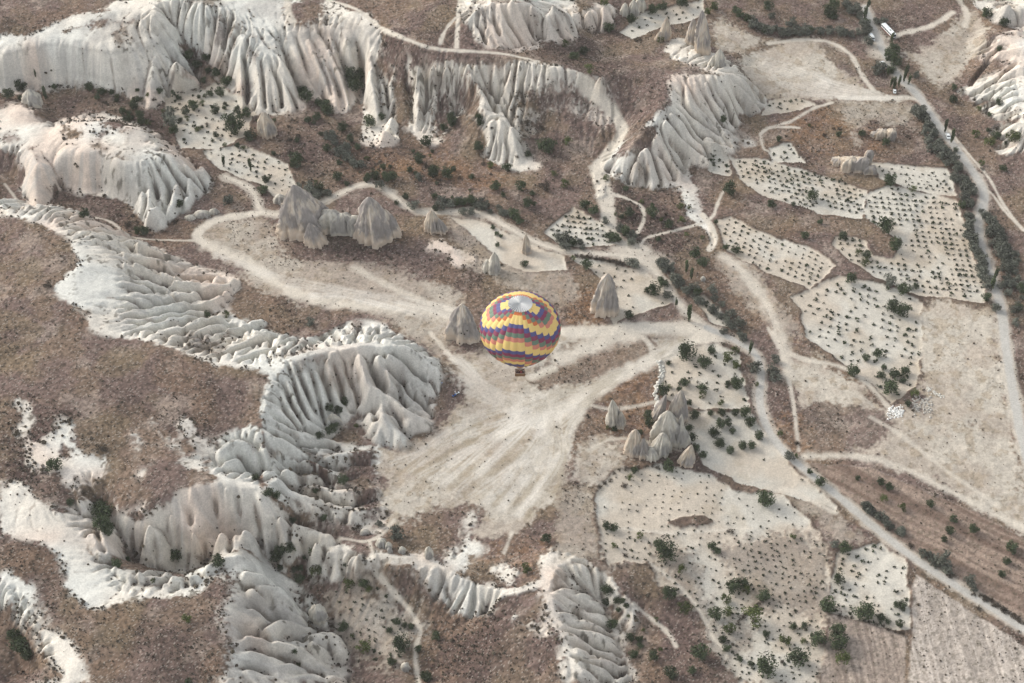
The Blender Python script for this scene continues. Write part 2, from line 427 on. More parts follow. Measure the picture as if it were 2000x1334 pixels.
GULLIES = """
600,705 612,740 625,790 635,825 ; 2.2 4.5
615,700 635,740 648,790 ; 2.4 5
640,690 660,730 668,785 ; 2.4 5
655,685 685,730 700,775 690,800 ; 2.2 5
583,715 598,760 618,810 ; 2 4
566,720 580,770 600,815 ; 2 4
548,735 566,780 590,825 ; 2 4
535,755 555,800 590,835 630,850 ; 2 4
560,700 568,730 ; 1.4 2.5
575,700 585,735 600,775 ; 1.4 2.5
690,688 700,735 708,780 ; 2.4 5
712,690 735,730 760,755 ; 2.4 5
735,685 770,725 800,745 ; 2 4
770,682 805,712 830,740 ; 2 4
750,770 775,800 800,815 ; 2 4
725,790 740,820 ; 2 4
760,790 790,830 ; 2 3.5
790,755 825,790 845,810 ; 2 3.5
520,800 560,828 610,848 ; 1.8 4
520,838 560,858 620,870 660,875 ; 1.8 4
525,862 570,888 620,905 680,915 ; 1.8 4
540,890 590,915 650,935 700,930 ; 1.8 4
560,925 600,945 650,950 ; 1.8 3.5
590,960 630,975 680,985 735,975 ; 1.8 3
640,890 690,905 735,905 ; 1.5 2
245,480 290,492 330,510 ; 2 4
250,500 300,520 350,540 400,545 ; 2.2 4.5
255,530 300,548 340,555 ; 2 4
265,545 310,565 345,585 390,590 ; 2.4 5
230,600 280,600 330,595 380,588 ; 2 4.5
225,618 280,618 330,608 375,605 ; 2 4
245,632 300,628 350,615 390,618 ; 2 4
250,650 310,640 370,625 400,622 ; 2 4
290,655 350,648 400,632 440,625 ; 2 4
330,670 390,655 450,635 ; 2 4
370,690 430,668 490,645 ; 2 4
410,700 470,680 530,655 ; 1.8 3.5
450,710 510,690 560,668 ; 1.8 3.5
350,540 380,545 430,540 ; 1.8 3.5
370,600 410,575 440,580 ; 1.6 3
290,330 305,370 300,410 ; 2 4.5
305,320 330,360 330,400 ; 2 4
320,315 350,350 365,380 ; 2 4
275,335 285,380 280,415 ; 1.8 3.5
335,310 365,340 390,365 ; 1.8 3.5
325,300 335,290 345,300 ; 1.5 2
310,72 330,98 360,128 385,148 ; 4 8
290,90 310,140 330,185 ; 1.8 3
345,90 370,120 388,145 ; 2.5 4
470,80 480,130 482,200 ; 1.8 4
500,112 512,150 518,205 ; 1.8 4
440,65 445,110 438,145 ; 1.8 3.5
525,115 545,160 550,205 ; 1.8 4
540,60 557,100 577,145 590,185 ; 4 9
575,60 588,100 605,150 ; 2 4
600,55 618,100 640,150 650,190 ; 2.2 5
620,50 645,90 665,140 ; 2.2 5
645,55 660,85 672,115 690,155 ; 3.5 9
682,45 700,80 708,130 708,180 ; 4.5 11
620,150 632,175 640,205 ; 1.8 4
735,120 755,170 758,220 ; 2 4
875,135 875,180 ; 1.6 4
890,140 892,185 ; 1.6 4
925,140 925,190 ; 1.8 4
865,150 862,210 ; 1.6 4
835,140 832,190 ; 1.6 4
900,150 912,190 ; 1.4 3
945,140 975,185 ; 1.8 4
965,150 992,200 ; 1.8 4
955,160 985,215 1000,240 ; 1.8 4
1015,140 1025,200 ; 1.6 3
790,130 798,180 ; 1.8 4
1325,190 1360,230 1400,262 ; 1.8 3.5
1310,215 1345,250 1385,285 ; 1.8 3.5
1290,240 1320,280 1350,310 ; 1.8 3.5
1275,262 1295,300 1318,345 ; 1.8 3.5
1255,290 1262,330 ; 1.6 3
1365,165 1385,200 1405,232 ; 1.8 3.5
1395,165 1420,205 1430,235 ; 1.8 3.5
1425,160 1455,200 1470,220 ; 1.8 3.5
1340,240 1370,262 1410,280 ; 1.5 3
340,1000 345,1050 340,1090 ; 2 4
300,1010 300,1060 305,1095 ; 2 4
365,980 372,1020 ; 2 4
420,955 420,1000 ; 2 4
460,955 470,1000 ; 2 4
490,955 505,1010 512,1050 ; 2 4.5
400,1040 400,1090 ; 1.8 4
450,1040 448,1075 ; 1.8 4
505,1030 510,1080 ; 2 4.5
535,1010 545,1055 ; 2 4
450,880 475,900 488,925 ; 2 4
250,1030 262,1070 ; 1.8 3.5
460,1150 490,1140 520,1165 ; 2 4
460,1190 490,1180 520,1200 550,1205 ; 2.4 5
450,1210 480,1230 520,1215 ; 2 4
450,1250 490,1235 530,1250 ; 2.4 5
455,1265 500,1265 545,1275 580,1290 ; 2.4 5
450,1300 490,1300 530,1315 ; 2.2 4.5
540,1240 580,1240 605,1245 ; 2 4
560,1285 600,1300 640,1325 ; 2 4
960,20 975,70 ; 1.8 4
980,15 1000,60 1025,90 ; 1.8 4
1020,20 1045,60 1062,75 ; 1.8 4
1060,20 1090,55 1105,75 ; 1.8 4
935,40 950,85 ; 1.8 4
630,1075 645,1110 ; 1.8 4
670,1090 672,1120 ; 1.8 3.5
870,1125 880,1165 ; 1.5 3
1960,85 1930,120 1895,165 ; 2 3.5
1995,115 1940,160 1900,185 ; 2 3.5
2000,160 1950,178 1905,205 ; 2 3.5
"""
gully_mask = np.zeros_like(H)
for ln in GULLIES.strip().splitlines():
    ln = ln.split('#')[0].strip()
    if not ln: continue
    a, par = ln.split(';'); w_, dp = [float(v) for v in par.split()]
    P = [tuple(map(float, p.split(','))) for p in a.split()]; P = smoothline(P, False, 4) if len(P) > 2 else P
    D_ = dens([(p[0], p[1]) for p in P], 5); x, y, _ = unproject([p[0] for p in D_], [p[1] for p in D_], H)
    pts = np.stack([x, y], 1)
    for _ in range(2): 
        if len(pts) > 3: pts[1:-1] = (pts[:-2]+2*pts[1:-1]+pts[2:])/4
    tt = np.linspace(0, 1, len(pts)); s_, D, V = line_dist(pts, w_*1.5, tt)
    if D.size == 0: continue
    d = D/w_*(1+.6*(fbm(FX[s_], FY[s_], 2.5, 2, 13)-.5)); k = np.clip(1-d, 0, 1)**1.15*sstep(-.05, .45, V)*(1-.6*sstep(.75, 1.05, V))
    k = np.where(D > 1e8, 0, k); H[s_] -= dp*k; gully_mask[s_] = np.maximum(gully_mask[s_], np.clip(k*1.4-.55, 0, 1))
# ------------------------------------------------------------------ masks painted from outlines: bare tuff, steppe, cream fields, tracks
def P2(s): return [tuple(float(v) for v in p.split(',')) for p in s.split()]
def apply_poly(mask, s, fuzz=1.0, nscale=5, namp=2.0, rad=6.0, val=1.0, sub=False, sm=True):
    sl, D = poly_sd(P2(s), rad, sm)
    n = (fbm(FX[sl], FY[sl], nscale, 3, 11)-.5)*2*namp + (fbm(FX[sl], FY[sl], 1.3, 2, 4)-.5)*fuzz*1.6
    v = sstep(-fuzz*.5, fuzz*.5, D+n)*val
    mask[sl] = np.minimum(mask[sl], 1-v) if sub else np.maximum(mask[sl], v)
TUFF = """
2 | 0,70 60,70 140,30 200,15 250,0 560,0 556,50 560,90 583,130 590,180 590,218 530,224 480,218 455,186 425,160 400,110 345,85 385,140 385,168 345,185 290,215 245,190 200,180 150,170 60,178 0,178
2 | 556,0 640,0 690,25 712,25 740,55 745,85 735,120 760,160 775,200 770,240 775,280 715,285 710,235 700,180 683,218 655,222 615,192 582,170 560,90
1 | 0,205 55,205 80,240 160,225 205,222 280,245 345,290 380,318 412,350 395,378 335,425 315,442 290,432 250,397 200,384 150,376 112,352 95,398 62,404 42,372 48,335 30,300 0,290
1.5 | 0,392 60,394 150,412 220,450 270,465 350,505 405,528 465,545 460,575 420,590 470,622 520,645 590,662 640,650 690,625 740,632 790,660 830,685 860,715 858,770 830,830 790,858 740,855 715,825 700,800 670,840 650,868 740,872 750,900 740,940 755,985 745,1040 690,1030 640,1005 575,1000 530,960 500,905 515,870 508,780 520,726 450,714 390,702 300,668 240,660 185,645 160,605 105,565 150,520 145,490 115,458 60,430 0,418
2 | 222,975 235,1000 262,1020 315,985 370,955 425,935 405,920 425,870 450,850 505,832 520,900 500,940 560,1000 590,1060 560,1062 540,1020 530,1095 470,1070 420,1100 380,1132 330,1105 280,1095 240,1040
2 | 0,935 40,940 75,975 110,1000 150,990 160,970 190,1000 205,1040 222,1100 260,1122 310,1112 355,1128 400,1108 445,1080 450,1100 420,1125 385,1162 310,1168 250,1172 200,1190 160,1180 120,1130 95,1070 20,1045 0,1040
3 | 0,1115 40,1130 90,1180 130,1250 160,1290 175,1334 60,1340 65,1330 130,1325 120,1300 80,1260 70,1235 30,1190 0,1165
6 | 445,1085 480,1080 520,1090 560,1112 578,1140 572,1185 600,1190 630,1190 640,1215 610,1230 660,1240 668,1280 650,1300 690,1334 430,1334 445,1270 430,1200 460,1150 440,1120 420,1100
1.5 | 560,1020 600,1045 650,1050 700,1082 740,1085 735,1122 690,1118 650,1138 610,1075 585,1062 562,1040
1.2 | 738,1080 780,1086 830,1080 870,1106 905,1128 960,1148 1010,1148 1065,1128 1068,1142 1010,1162 965,1172 962,1192 905,1205 880,1182 840,1150 800,1103 750,1100
6 | 900,1030 930,985 925,1040 935,1075 905,1075
5 | 870,1082 905,1085 920,1105 890,1112
5 | 965,1110 1000,1100 1010,1125 975,1130
3 | 1060,1080 1120,1088 1190,1130 1245,1185 1235,1225 1195,1190 1215,1235 1222,1280 1238,1334 1110,1334 1095,1250 1060,1170
2 | 760,95 800,125 870,125 960,125 1040,122 1110,133 1150,155 1190,200 1160,200 1120,175 1090,165 1060,180 1020,220 1025,300 1060,325 1000,335 945,300 960,265 930,230 895,222 880,240 850,285 805,260 800,200 780,150
5 | 1020,200 1060,168 1120,162 1190,200 1200,240 1150,230 1100,200 1050,212 1030,260
2.5 | 905,0 1115,0 1110,30 1190,5 1195,60 1150,62 1110,45 1130,80 1060,80 1040,100 960,92 920,60
2 | 1190,340 1200,305 1240,265 1275,228 1310,200 1300,150 1345,142 1400,148 1455,150 1500,195 1490,215 1430,232 1480,285 1420,290 1370,320 1345,330 1360,380 1340,400 1325,365 1280,368 1230,355
2.5 | 1300,85 1340,75 1365,100 1400,105 1445,145 1350,135 1310,110
2 | 1175,310 1160,330 1165,380 1180,380 1190,345 1225,300 1210,270 1200,225 1140,165 1130,175 1190,230 1205,265 1195,295
3 | 1900,0 1960,0 2010,0 2010,60 1970,50 1920,25
3 | 1930,80 1990,65 2010,70 2010,225 1905,212 1940,195 1875,180 1930,150 1980,125 1920,110
3 | 1935,255 1990,232 2010,240 2010,290 1950,300 1960,270
2.5 | 850,470 880,480 930,500 910,520 870,505 830,490
1.5 | 1335,385 1350,380 1365,405 1385,440 1395,470 1392,490 1385,460 1345,420
4 | 45,870 80,865 120,860 130,890 210,890 210,930 155,950 140,965 120,930 60,910
4 | 110,820 130,820 140,860 150,890 128,885
4 | 260,850 275,860 275,900 280,925 260,945 270,910
4 | 290,820 310,840 350,875 360,895 390,890 395,915 360,915 350,880 320,870
4 | 345,815 365,820 390,865 420,875 400,880 380,865
4 | 245,960 280,990 275,1000 255,975
4 | 30,785 50,790 55,830 35,860 45,820
4 | 1000,1208 1030,1218 1080,1235 1060,1240 1010,1220
3 | 560,430 ,0
"""
tuff = np.zeros_like(H)
for ln in TUFF.strip().splitlines():
    f, s = ln.split('|')
    if ',0' in s.split()[-1] and len(s.split()) < 3: continue
    apply_poly(tuff, s, float(f)*.8, 6, float(f)*.7)
tuff = np.maximum(tuff, spur_mask*.98)
tuff *= 1-.8*sstep(.60, .72, fbm(FX, FY, 15, 5, 301))*sstep(.48, .3, np.hypot(*np.gradient(blur(BASE_H, 3.0), FS)))*(1-spur_mask)
tb_ = blur(tuff, 6.0); tuff = np.clip(tuff*(1-.8*sstep(.5, .8, 1-tb_)*sstep(.42, .6, fbm(FX, FY, 4, 4, 303))) + (1-tuff)*.75*sstep(.12, .45, tb_)*sstep(.5, .66, fbm(FX, FY, 5, 4, 305)), 0, 1)
BROWN = """
4 | 0,5 60,0 130,5 210,20 190,25 120,28 60,25 20,35 0,60
4 | 556,15 600,0 640,0 612,45 575,48
3 | 755,85 790,100 805,200 790,240 770,200 775,150 745,110
3 | 815,98 870,100 960,108 960,120 870,120 815,120
4 | 1230,130 1300,115 1370,135 1380,142 1310,148 1300,195 1265,235 1240,250 1215,225 1220,180
3 | 1225,270 1275,240 1280,275 1250,300 1205,300
5 | 90,925 140,960 180,970 90,975 60,945
3 | 130,60 200,40 205,50 150,55
5 | 895,165 925,155 940,225 900,218
6 | 1010,195 1100,165 1185,175 1190,215 1110,205 1040,220
5 | 848,190 870,185 880,240 850,270
3 | 120,245 150,250 155,268 130,270
3 | 195,240 235,235 245,248 210,250
6 | 240,1190 310,1178 385,1168 432,1130 445,1160 425,1200 430,1334 200,1334 170,1240 190,1205
5 | 690,885 735,890 742,990 720,1010 700,990 690,950 670,925
5 | 600,905 640,915 650,950 610,935
6 | 560,1010 640,1020 690,1040 640,1045 570,1030
"""
for ln in BROWN.strip().splitlines():
    f, s = ln.split('|'); apply_poly(tuff, s, float(f), 6, 2.0, sub=True)
# ------------------------------------------------------------------ ribs: noise combed down the slope (line integral convolution)
smooth_zone = np.zeros_like(H)
for s in ("0,205 60,210 100,245 205,225 285,250 290,310 270,330 290,400 250,400 150,380 110,350 90,400 50,400 30,300 0,290", "0,60 120,40 300,60 350,100 345,150 290,215 240,195 150,170 0,180", "560,60 620,60 690,20 740,55 745,120 745,235 700,235 690,215 660,222 620,195 570,160", "100,520 150,470 230,490 250,540 220,600 250,640 200,650 150,590", "445,1085 560,1100 580,1190 660,1240 680,1334 430,1334 440,1180", "735,1060 830,1060 850,1110 820,1120 740,1110"):
    apply_poly(smooth_zone, s, 6, 8, 3)
apply_poly(smooth_zone, '230,960 430,930 520,960 570,1040 520,1095 380,1130 280,1100 230,1040', 6, 8, 3, val=.75)
apply_poly(smooth_zone, '520,730 640,690 700,680 720,760 690,800 640,840 560,830', 6, 8, 3, val=.25)
gx, gy = np.gradient(blur(BASE_H, 7.0), FS); slope = np.hypot(gx, gy)+1e-6
rib_zone = np.clip(blur(tuff, 3.0)*1.25, 0, 1)*sstep(.12, .45, slope)
idx = np.nonzero(rib_zone > .02)
ix, iy = idx[0].astype(np.float32), idx[1].astype(np.float32)
def lic(A, sig, scale, L, seed, step=1.2):
    gx, gy = np.gradient(blur(A, sig), FS); gm = np.hypot(gx, gy)+1e-6; ux, uy = (gx/gm).astype(np.float32), (gy/gm).astype(np.float32)
    N = (fbm(FX, FY, scale, 2, seed)-.5).astype(np.float32)
    acc = samp(N, ix, iy); wsum = 1.0
    n = int(L/(step))
    for sg in (1, -1):
        px_, py_ = ix.copy(), iy.copy()
        for k in range(n):
            vx = samp(ux, px_, py_); vy = samp(uy, px_, py_)
            px_ += sg*vx*step/FS; py_ += sg*vy*step/FS
            wk = 1-k/n
            acc += samp(N, px_, py_)*wk
            if sg == 1: wsum += 2*wk
    r = acc/wsum; out = np.zeros_like(H); out[idx] = r/(r.std()+1e-9)
    return out
def ridged(n): return .55-np.clip(np.abs(n), 0, 1.5)
def ribshape(n): return np.clip(np.abs(n), 0, 1.6)**.8 - .75
La = lic(BASE_H, 7.0, 5.5, 24, 21); Lb = lic(BASE_H, 7.0, 10.5, 36, 27); wv = sstep(.35, .65, vnoise(FX, FY, 34, 29)); L1 = La*(1-wv)+Lb*wv; SM1 = ribshape(L1)*(.85+.5*wv)
amp = rib_zone*(0.2+1.35*sstep(.2, .8, vnoise(FX, FY, 26, 8)))*(1-.93*smooth_zone)
H = H + amp*(SM1*2.2*sstep(.2, .6, slope))*(1-.4*spur_mask)
H = H + smooth_zone*rib_zone*(fbm(FX, FY, 16, 3, 401)-.5)*4.0
L2 = lic(H, 4.5, 3.0, 16, 22, 1.0); L3 = lic(H, 2.6, 1.5, 9, 23, .8)
H = H + amp*(ribshape(L2)*.35 + ridged(L2*.8+L3*.4)*.95 + ridged(L3)*.5)
H += tuff*(fbm(FX, FY, 6, 5, 31)-.5)*1.1 + (1-tuff)*((fbm(FX, FY, 5, 4, 33)-.5)*.8 + (fbm(FX, FY, 30, 2, 35)-.5)*2.2)
# running water: drops followed downhill, their shared channels cut in
chan = np.zeros_like(H)
er_zone = np.nonzero((tuff > .3) | (slope > .22))
for it in range(3):
    S_ = blur(H, 1.1); gx, gy = np.gradient(S_, FS); nd = 420000
    sel = rs.randint(0, len(er_zone[0]), nd); px_ = er_zone[0][sel]+rs.rand(nd).astype(np.float32); py_ = er_zone[1][sel]+rs.rand(nd).astype(np.float32)
    px_ = px_.astype(np.float32); py_ = py_.astype(np.float32); vx = np.zeros(nd, np.float32); vy = np.zeros(nd, np.float32)
    acc = np.zeros(H.size, np.float32)
    for k in range(34):
        a = samp(gx, px_, py_); b = samp(gy, px_, py_)
        vx = vx*.45-a*.55; vy = vy*.45-b*.55; m_ = np.hypot(vx, vy)+1e-5; st_ = np.minimum(1, m_*9)*1.25
        px_ = np.clip(px_+vx/m_*st_, 1, H.shape[0]-3); py_ = np.clip(py_+vy/m_*st_, 1, H.shape[1]-3)
        acc += np.bincount((px_+.5).astype(np.int64)*H.shape[1]+(py_+.5).astype(np.int64), minlength=H.size).astype(np.float32)*(k > 3)
    acc = blur(acc.reshape(H.shape), .75); f = np.clip(np.log1p(acc)/np.log(60), 0, 1.25)
    f = (f-blur(f, 5.0))
    cut = np.clip(f, -.25, .8)*sstep(.15, .5, np.hypot(gx, gy))*(.25+.75*tuff)*(1-.85*smooth_zone)
    H -= cut*(1.5 if it == 0 else 1.1); chan = np.maximum(chan, f)
    # loose slopes slump a little
    H = H*.75+blur(H, .8)*.25
ledge = fbm(FX, FY, 50, 2, 41)*3
bed = H/2.6+ledge; H += tuff*.16*np.abs((bed % 1)-.5)*sstep(.3, .6, slope)
# ------------------------------------------------------------------ fields and bare ground
FIELDS = {
 'wide pale vineyard below the upper rocks': "1425,305 1480,310 1560,330 1640,350 1697,372 1682,425 1600,415 1500,385 1460,365 1440,340",
 'small vineyard under the ribbed white hill': "1372,300 1400,290 1425,312 1428,345 1385,332",
 'rounded vineyard patch above the wide one': "1500,288 1545,278 1575,318 1510,316",
 'strip vineyard beside the grey tree belt': "1700,318 1850,330 1868,385 1800,375 1722,350",
 'large vineyard beside the grey tree belt': "1692,378 1735,362 1870,392 1885,440 1900,500 1926,560 1920,590 1800,577 1740,555 1665,515 1625,480 1630,460 1670,462 1693,470 1705,500 1745,505 1762,470 1715,445 1690,425",
 'slanting vineyard left of the dry slope': "1400,432 1428,424 1520,465 1600,490 1630,520 1582,565 1500,532 1418,492",
 'broad vineyard below the slanting one': "1545,580 1640,540 1750,562 1800,592 1800,700 1790,750 1740,790 1705,752 1625,692 1572,655 1565,612",
 'green rows of the triangular vineyard': "1064,455 1120,403 1180,440 1212,476 1140,485 1090,477",
 'pale field beside the tall lone rock': "1105,500 1200,515 1260,530 1300,560 1312,590 1200,632 1188,620 1205,560 1155,532",
 'narrow garden strip by the road': "1348,578 1375,576 1438,640 1400,636",
 'orchard above the clustered rock cones': "1288,712 1330,680 1400,670 1440,690 1462,795 1350,797 1300,780",
 'orchard right of the clustered rock cones': "1340,802 1465,802 1540,900 1632,990 1440,940 1372,905 1340,850",
 'wide sandy vineyard below the rock cones': "1162,962 1200,922 1290,910 1390,925 1440,957 1530,962 1582,1022 1602,1045 1560,1060 1172,1040",
 'scrubby sandy slope in the lower right': "1172,1034 1400,1040 1600,1042 1622,1072 1618,1180 1598,1340 1440,1330 1390,1270 1380,1200 1280,1130 1275,1100 1205,1095 1190,1110 1170,1060",
 'small fan shaped field': "1632,1078 1722,1060 1768,1092 1782,1232 1740,1232 1620,1196",
 'vineyard below the smooth white hills': "320,190 345,172 400,175 430,160 500,222 480,262 420,290 350,290",
 'lower rows left of the pointed rock': "392,292 480,283 560,320 592,380 548,392 508,360 430,330",
 'far vineyard behind the twin pinnacles': "1212,62 1262,20 1372,0 1382,30 1290,52 1235,78",
 'pale strip field along the curving track': "882,425 940,430 1000,460 1100,502 1112,530 1020,532 975,505 925,460",
 'shrubby hollow below the ridge': "650,1150 740,1140 790,1190 812,1230 790,1290 700,1295 660,1230",
 'tiny terrace garden by the far meadow': "1500,195 1560,190 1590,205 1540,218 1490,225",
}
field = np.zeros_like(H); 
for k, s in FIELDS.items():
    if k.startswith('shrubby'): apply_poly(field, s, 8, 10, 6, val=.55); continue
    apply_poly(field, s, .7 if 'scrubby' not in k else 3, 6, 1.5 if 'scrubby' not in k else 2.5, sm=False)
apply_poly(field, "1440,1050 1600,1060 1620,1175 1560,1200 1450,1150 1400,1090", 8, 10, 8, val=.55, sub=True)
apply_poly(field, "1300,1090 1380,1100 1400,1180 1460,1230 1420,1290 1380,1250 1330,1200", 8, 10, 8, val=.5, sub=True)
apply_poly(field, "1305,1020 1350,1008 1385,1012 1388,1025 1330,1030", 1, 6, 1, sub=True)
tuff *= (1-field*.999)
bare = np.zeros_like(H)
BARE = """
5 .95 | 1800,600 1935,600 1955,680 1985,860 2010,1040 1930,1000 1850,950 1680,885 1575,892 1560,790 1535,740 1545,705 1620,710 1740,795 1800,780 1795,690
4 .95 | 1450,112 1560,76 1650,92 1690,170 1780,195 1700,200 1500,190 1455,150
4 .8 | 1765,110 1820,90 1900,20 1925,90 1860,150 1840,180 1800,140
5 .8 | 1390,60 1410,40 1480,70 1520,80 1450,105 1400,100
4 .95 | 750,880 800,870 870,830 900,770 880,700 960,690 1100,640 1300,636 1400,655 1260,705 1180,770 1120,850 1110,930 1060,990 1010,1040 940,1040 930,980 820,1010 760,1020 745,950
5 .7 | 400,430 480,425 540,440 560,500 700,520 880,560 900,630 860,690 780,650 700,600 560,590 460,520 400,490
4 .5 | 600,520 760,520 870,600 700,590 600,570
5 .8 | 1110,930 1160,850 1210,860 1230,900 1170,950
5 .6 | 1090,960 1160,960 1165,1080 1090,1090
5 .6 | 1640,190 1700,200 1790,205 1750,250 1700,240 1670,280 1640,220
4 .6 | 1400,520 1440,500 1500,560 1560,640 1540,700 1500,640
4 .6 | 1450,940 1550,955 1630,1000 1690,1050 1640,1060 1590,1010
4 .5 | 880,420 960,440 960,480 1110,540 1100,600 960,540 900,500
"""
for ln in BARE.strip().splitlines():
    q, s = ln.split('|'); f, v = q.split(); apply_poly(bare, s, float(f), 9, float(f), val=float(v))
meadow = np.zeros_like(H)          # dry grass inside the bare bowl
for s in ("1040,740 1120,670 1260,652 1282,690 1200,725 1080,755", "1600,80 1660,110 1685,150 1660,150 1620,120", "1560,800 1660,790 1740,820 1700,870 1580,885"):
    apply_poly(meadow, s, 3, 6, 2.5, val=.85)
bare *= (1-meadow)
# ------------------------------------------------------------------ tracks and roads : width(m) strength softness
TRACKS = {
 'road': "3.9 1 .6 | 1690,15 1702,45 1715,75 1732,115 1760,155 1790,182 1830,240 1868,290 1905,342 1924,382 1912,430 1915,480 1935,540 1955,600 1965,680 1985,800 2002,880 2030,960",
 'river_road': "3.1 1 .5 | 1380,640 1440,668 1475,690 1487,730 1483,780 1500,840 1540,890 1600,940 1650,980 1720,1040 1800,1100 1900,1165 2000,1228 2040,1255",
 'valley_road': "2.8 .9 .8 | 440,345 485,365 500,385 508,412 545,420 600,408 650,385 700,362 740,360 775,388 810,412 870,414 920,412 960,425 1020,460 1080,485 1150,495 1230,500 1270,520 1310,570 1340,610 1385,645",
}
SOFT = """
9 .8 5 | 1700,60 1728,110
13 .8 4 | 1225,488 1262,505 1275,515
7 .95 1.5 | 1165,330 1178,365 1185,400 1190,440
5 .95 1.5 | 1140,165 1175,195 1205,228 1215,262 1190,295 1165,330
2.5 .9 1 | 1190,440 1212,468 1230,490
4 .95 1.5 | 510,415 430,427 395,445 385,462 400,478
4.5 .9 3 | 400,478 470,505 520,540 580,572 650,592 720,598 800,602 870,618
4 .7 2 | 470,500 530,545 600,580
3 .7 2 | 690,520 760,560 830,590 880,605
6 .97 2 | 1092,648 1150,650 1200,645 1300,640 1390,650
9 .9 3 | 1330,640 1400,655
6 .97 2.5 | 1395,655 1330,675 1270,705 1200,740 1130,785 1060,820 980,850
3 .9 2 | 1330,670 1240,715 1160,770 1120,830 1100,880 1060,940 1010,1000
6 .9 4 | 1095,700 1180,665 1240,655
2 .8 1 | 1250,655 1272,675 1275,692
3 .9 2 | 1080,720 1040,735
2 .8 1 | 840,650 870,685 890,705
1.6 .95 .8 | 600,-10 660,5 710,25 735,50 790,75 850,95 950,102 1000,108 1050,120
2.2 .95 .8 | 902,-10 895,30 892,92
1.5 .9 .8 | 890,35 868,60 860,85
3 .9 1.5 | 560,0 565,30 572,42
2 .9 1 | 1500,85 1560,78 1620,82 1660,105 1685,150 1705,175
2.5 .95 1.5 | 1640,190 1700,192 1780,190 1800,200
1.5 .9 1 | 1500,250 1550,235 1580,215 1625,200
1.2 .9 .8 | 1485,262 1500,250 1540,248 1560,250
1.2 .8 .8 | 1485,262 1490,290 1500,295
3 .9 1.5 | 1860,25 1820,50 1760,65 1740,75
3 .8 1.5 | 1875,0 1890,30 1885,50
1.2 .8 .8 | 1410,500 1440,515 1480,570 1510,630 1525,690 1540,740 1550,790 1560,880
3.5 .8 3 | 1410,500 1450,530 1500,600 1530,670 1540,730
1.2 .8 .8 | 1500,640 1520,680
1.5 .9 .8 | 1185,375 1230,390 1255,405 1258,430 1245,455
1.2 .9 .8 | 1250,485 1260,465 1320,450 1375,435
1.2 .9 .8 | 1415,370 1400,400 1395,420 1380,432
2.6 .95 .8 | 1372,420 1388,440 1396,470 1385,488
1.2 .9 .6 | 1890,360 1930,370 1960,410 2000,450
1.2 .9 .6 | 1855,255 1890,300 1930,345 1960,400 1995,445
1 .8 .6 | 150,418 215,432 255,462 300,468 385,470
1 .8 .6 | 10,360 40,398
1.2 .9 .8 | 570,1075 620,1052 670,1052 720,1058 750,1040 770,1015
1 .9 .8 | 722,1058 728,1080 735,1090
1.4 .85 .8 | 735,1120 790,1180 815,1215 822,1240 810,1270 818,1334
1.1 .8 .8 | 1270,1100 1310,1130 1350,1170 1380,1215 1395,1250 1460,1300
1.2 .8 .8 | 1172,1040 1220,1030 1300,1040 1380,1035 1470,1030
1.2 .85 .8 | 1240,1180 1262,1200 1300,1230 1320,1262
2 .8 1 | 1500,952 1540,955 1600,985 1630,1000
1 .8 .8 | 1000,1040 985,1080
2 .85 2 | 1570,892 1650,890 1720,900 1800,930 1900,985 2000,1030
1.6 .6 1 | 1700,815 1760,850 1850,920 1950,990
1.2 .8 1 | 1300,690 1290,720 1295,760
2 .8 1 | 1540,690 1580,705 1640,715 1690,745 1740,800
1.4 .7 1 | 1150,790 1200,800 1280,785
1.2 .7 1 | 1150,880 1210,855 1330,880
1 .8 .8 | 455,545 420,580 385,610
2.4 .9 1 | 1510,650 1530,690 1535,715
"""
road = np.zeros_like(H); trk = np.zeros_like(H); ROADPTS = {}
def line_world(s, A):
    P = smoothline(P2(s), False, 4); D_ = dens([(p[0], p[1]) for p in P], 6)
    x, y, z = unproject([p[0] for p in D_], [p[1] for p in D_], A); return np.stack([x, y], 1)
def smooth_path(p, n=3):
    for _ in range(n):
        q = p.copy(); q[1:-1] = (p[:-2]+2*p[1:-1]+p[2:])/4; p = q
    return p
for k, s in TRACKS.items():
    q, l = s.split('|'); w_, st, so = [float(v) for v in q.split()]
    pts = smooth_path(line_world(l, H)); ROADPTS[k] = pts
    sl, D, _ = line_dist(pts, 16)
    # level the ground under the road
    Hs = blur(H[sl], 6.0); e = 1-sstep(w_*.5, w_*.5+3.5, D); H[sl] = H[sl]*(1-e)+Hs*e
    v = (1-sstep(w_*.5-so, w_*.5+so, D+(fbm(FX[sl], FY[sl], 3, 3, 51)-.5)*.9))*st
    tgt = road if k != 'valley_road' else trk
    tgt[sl] = np.maximum(tgt[sl], v)
    sh = (1-sstep(w_*.5+.4, w_*.5+2.2, D+(fbm(FX[sl], FY[sl], 4, 3, 52)-.5)*3))*.6
    trk[sl] = np.maximum(trk[sl], sh)
for ln in SOFT.strip().splitlines():
    q, l = ln.split('|'); w_, st, so = [float(v) for v in q.split()]
    pts = smooth_path(line_world(l, H)); sl, D, _ = line_dist(pts, w_*.5+so+3)
    v = (1-sstep(w_*.5-so*.6, w_*.5+so, D+(fbm(FX[sl], FY[sl], 4, 3, 53)-.5)*so*1.4))*st
    trk[sl] = np.maximum(trk[sl], v)
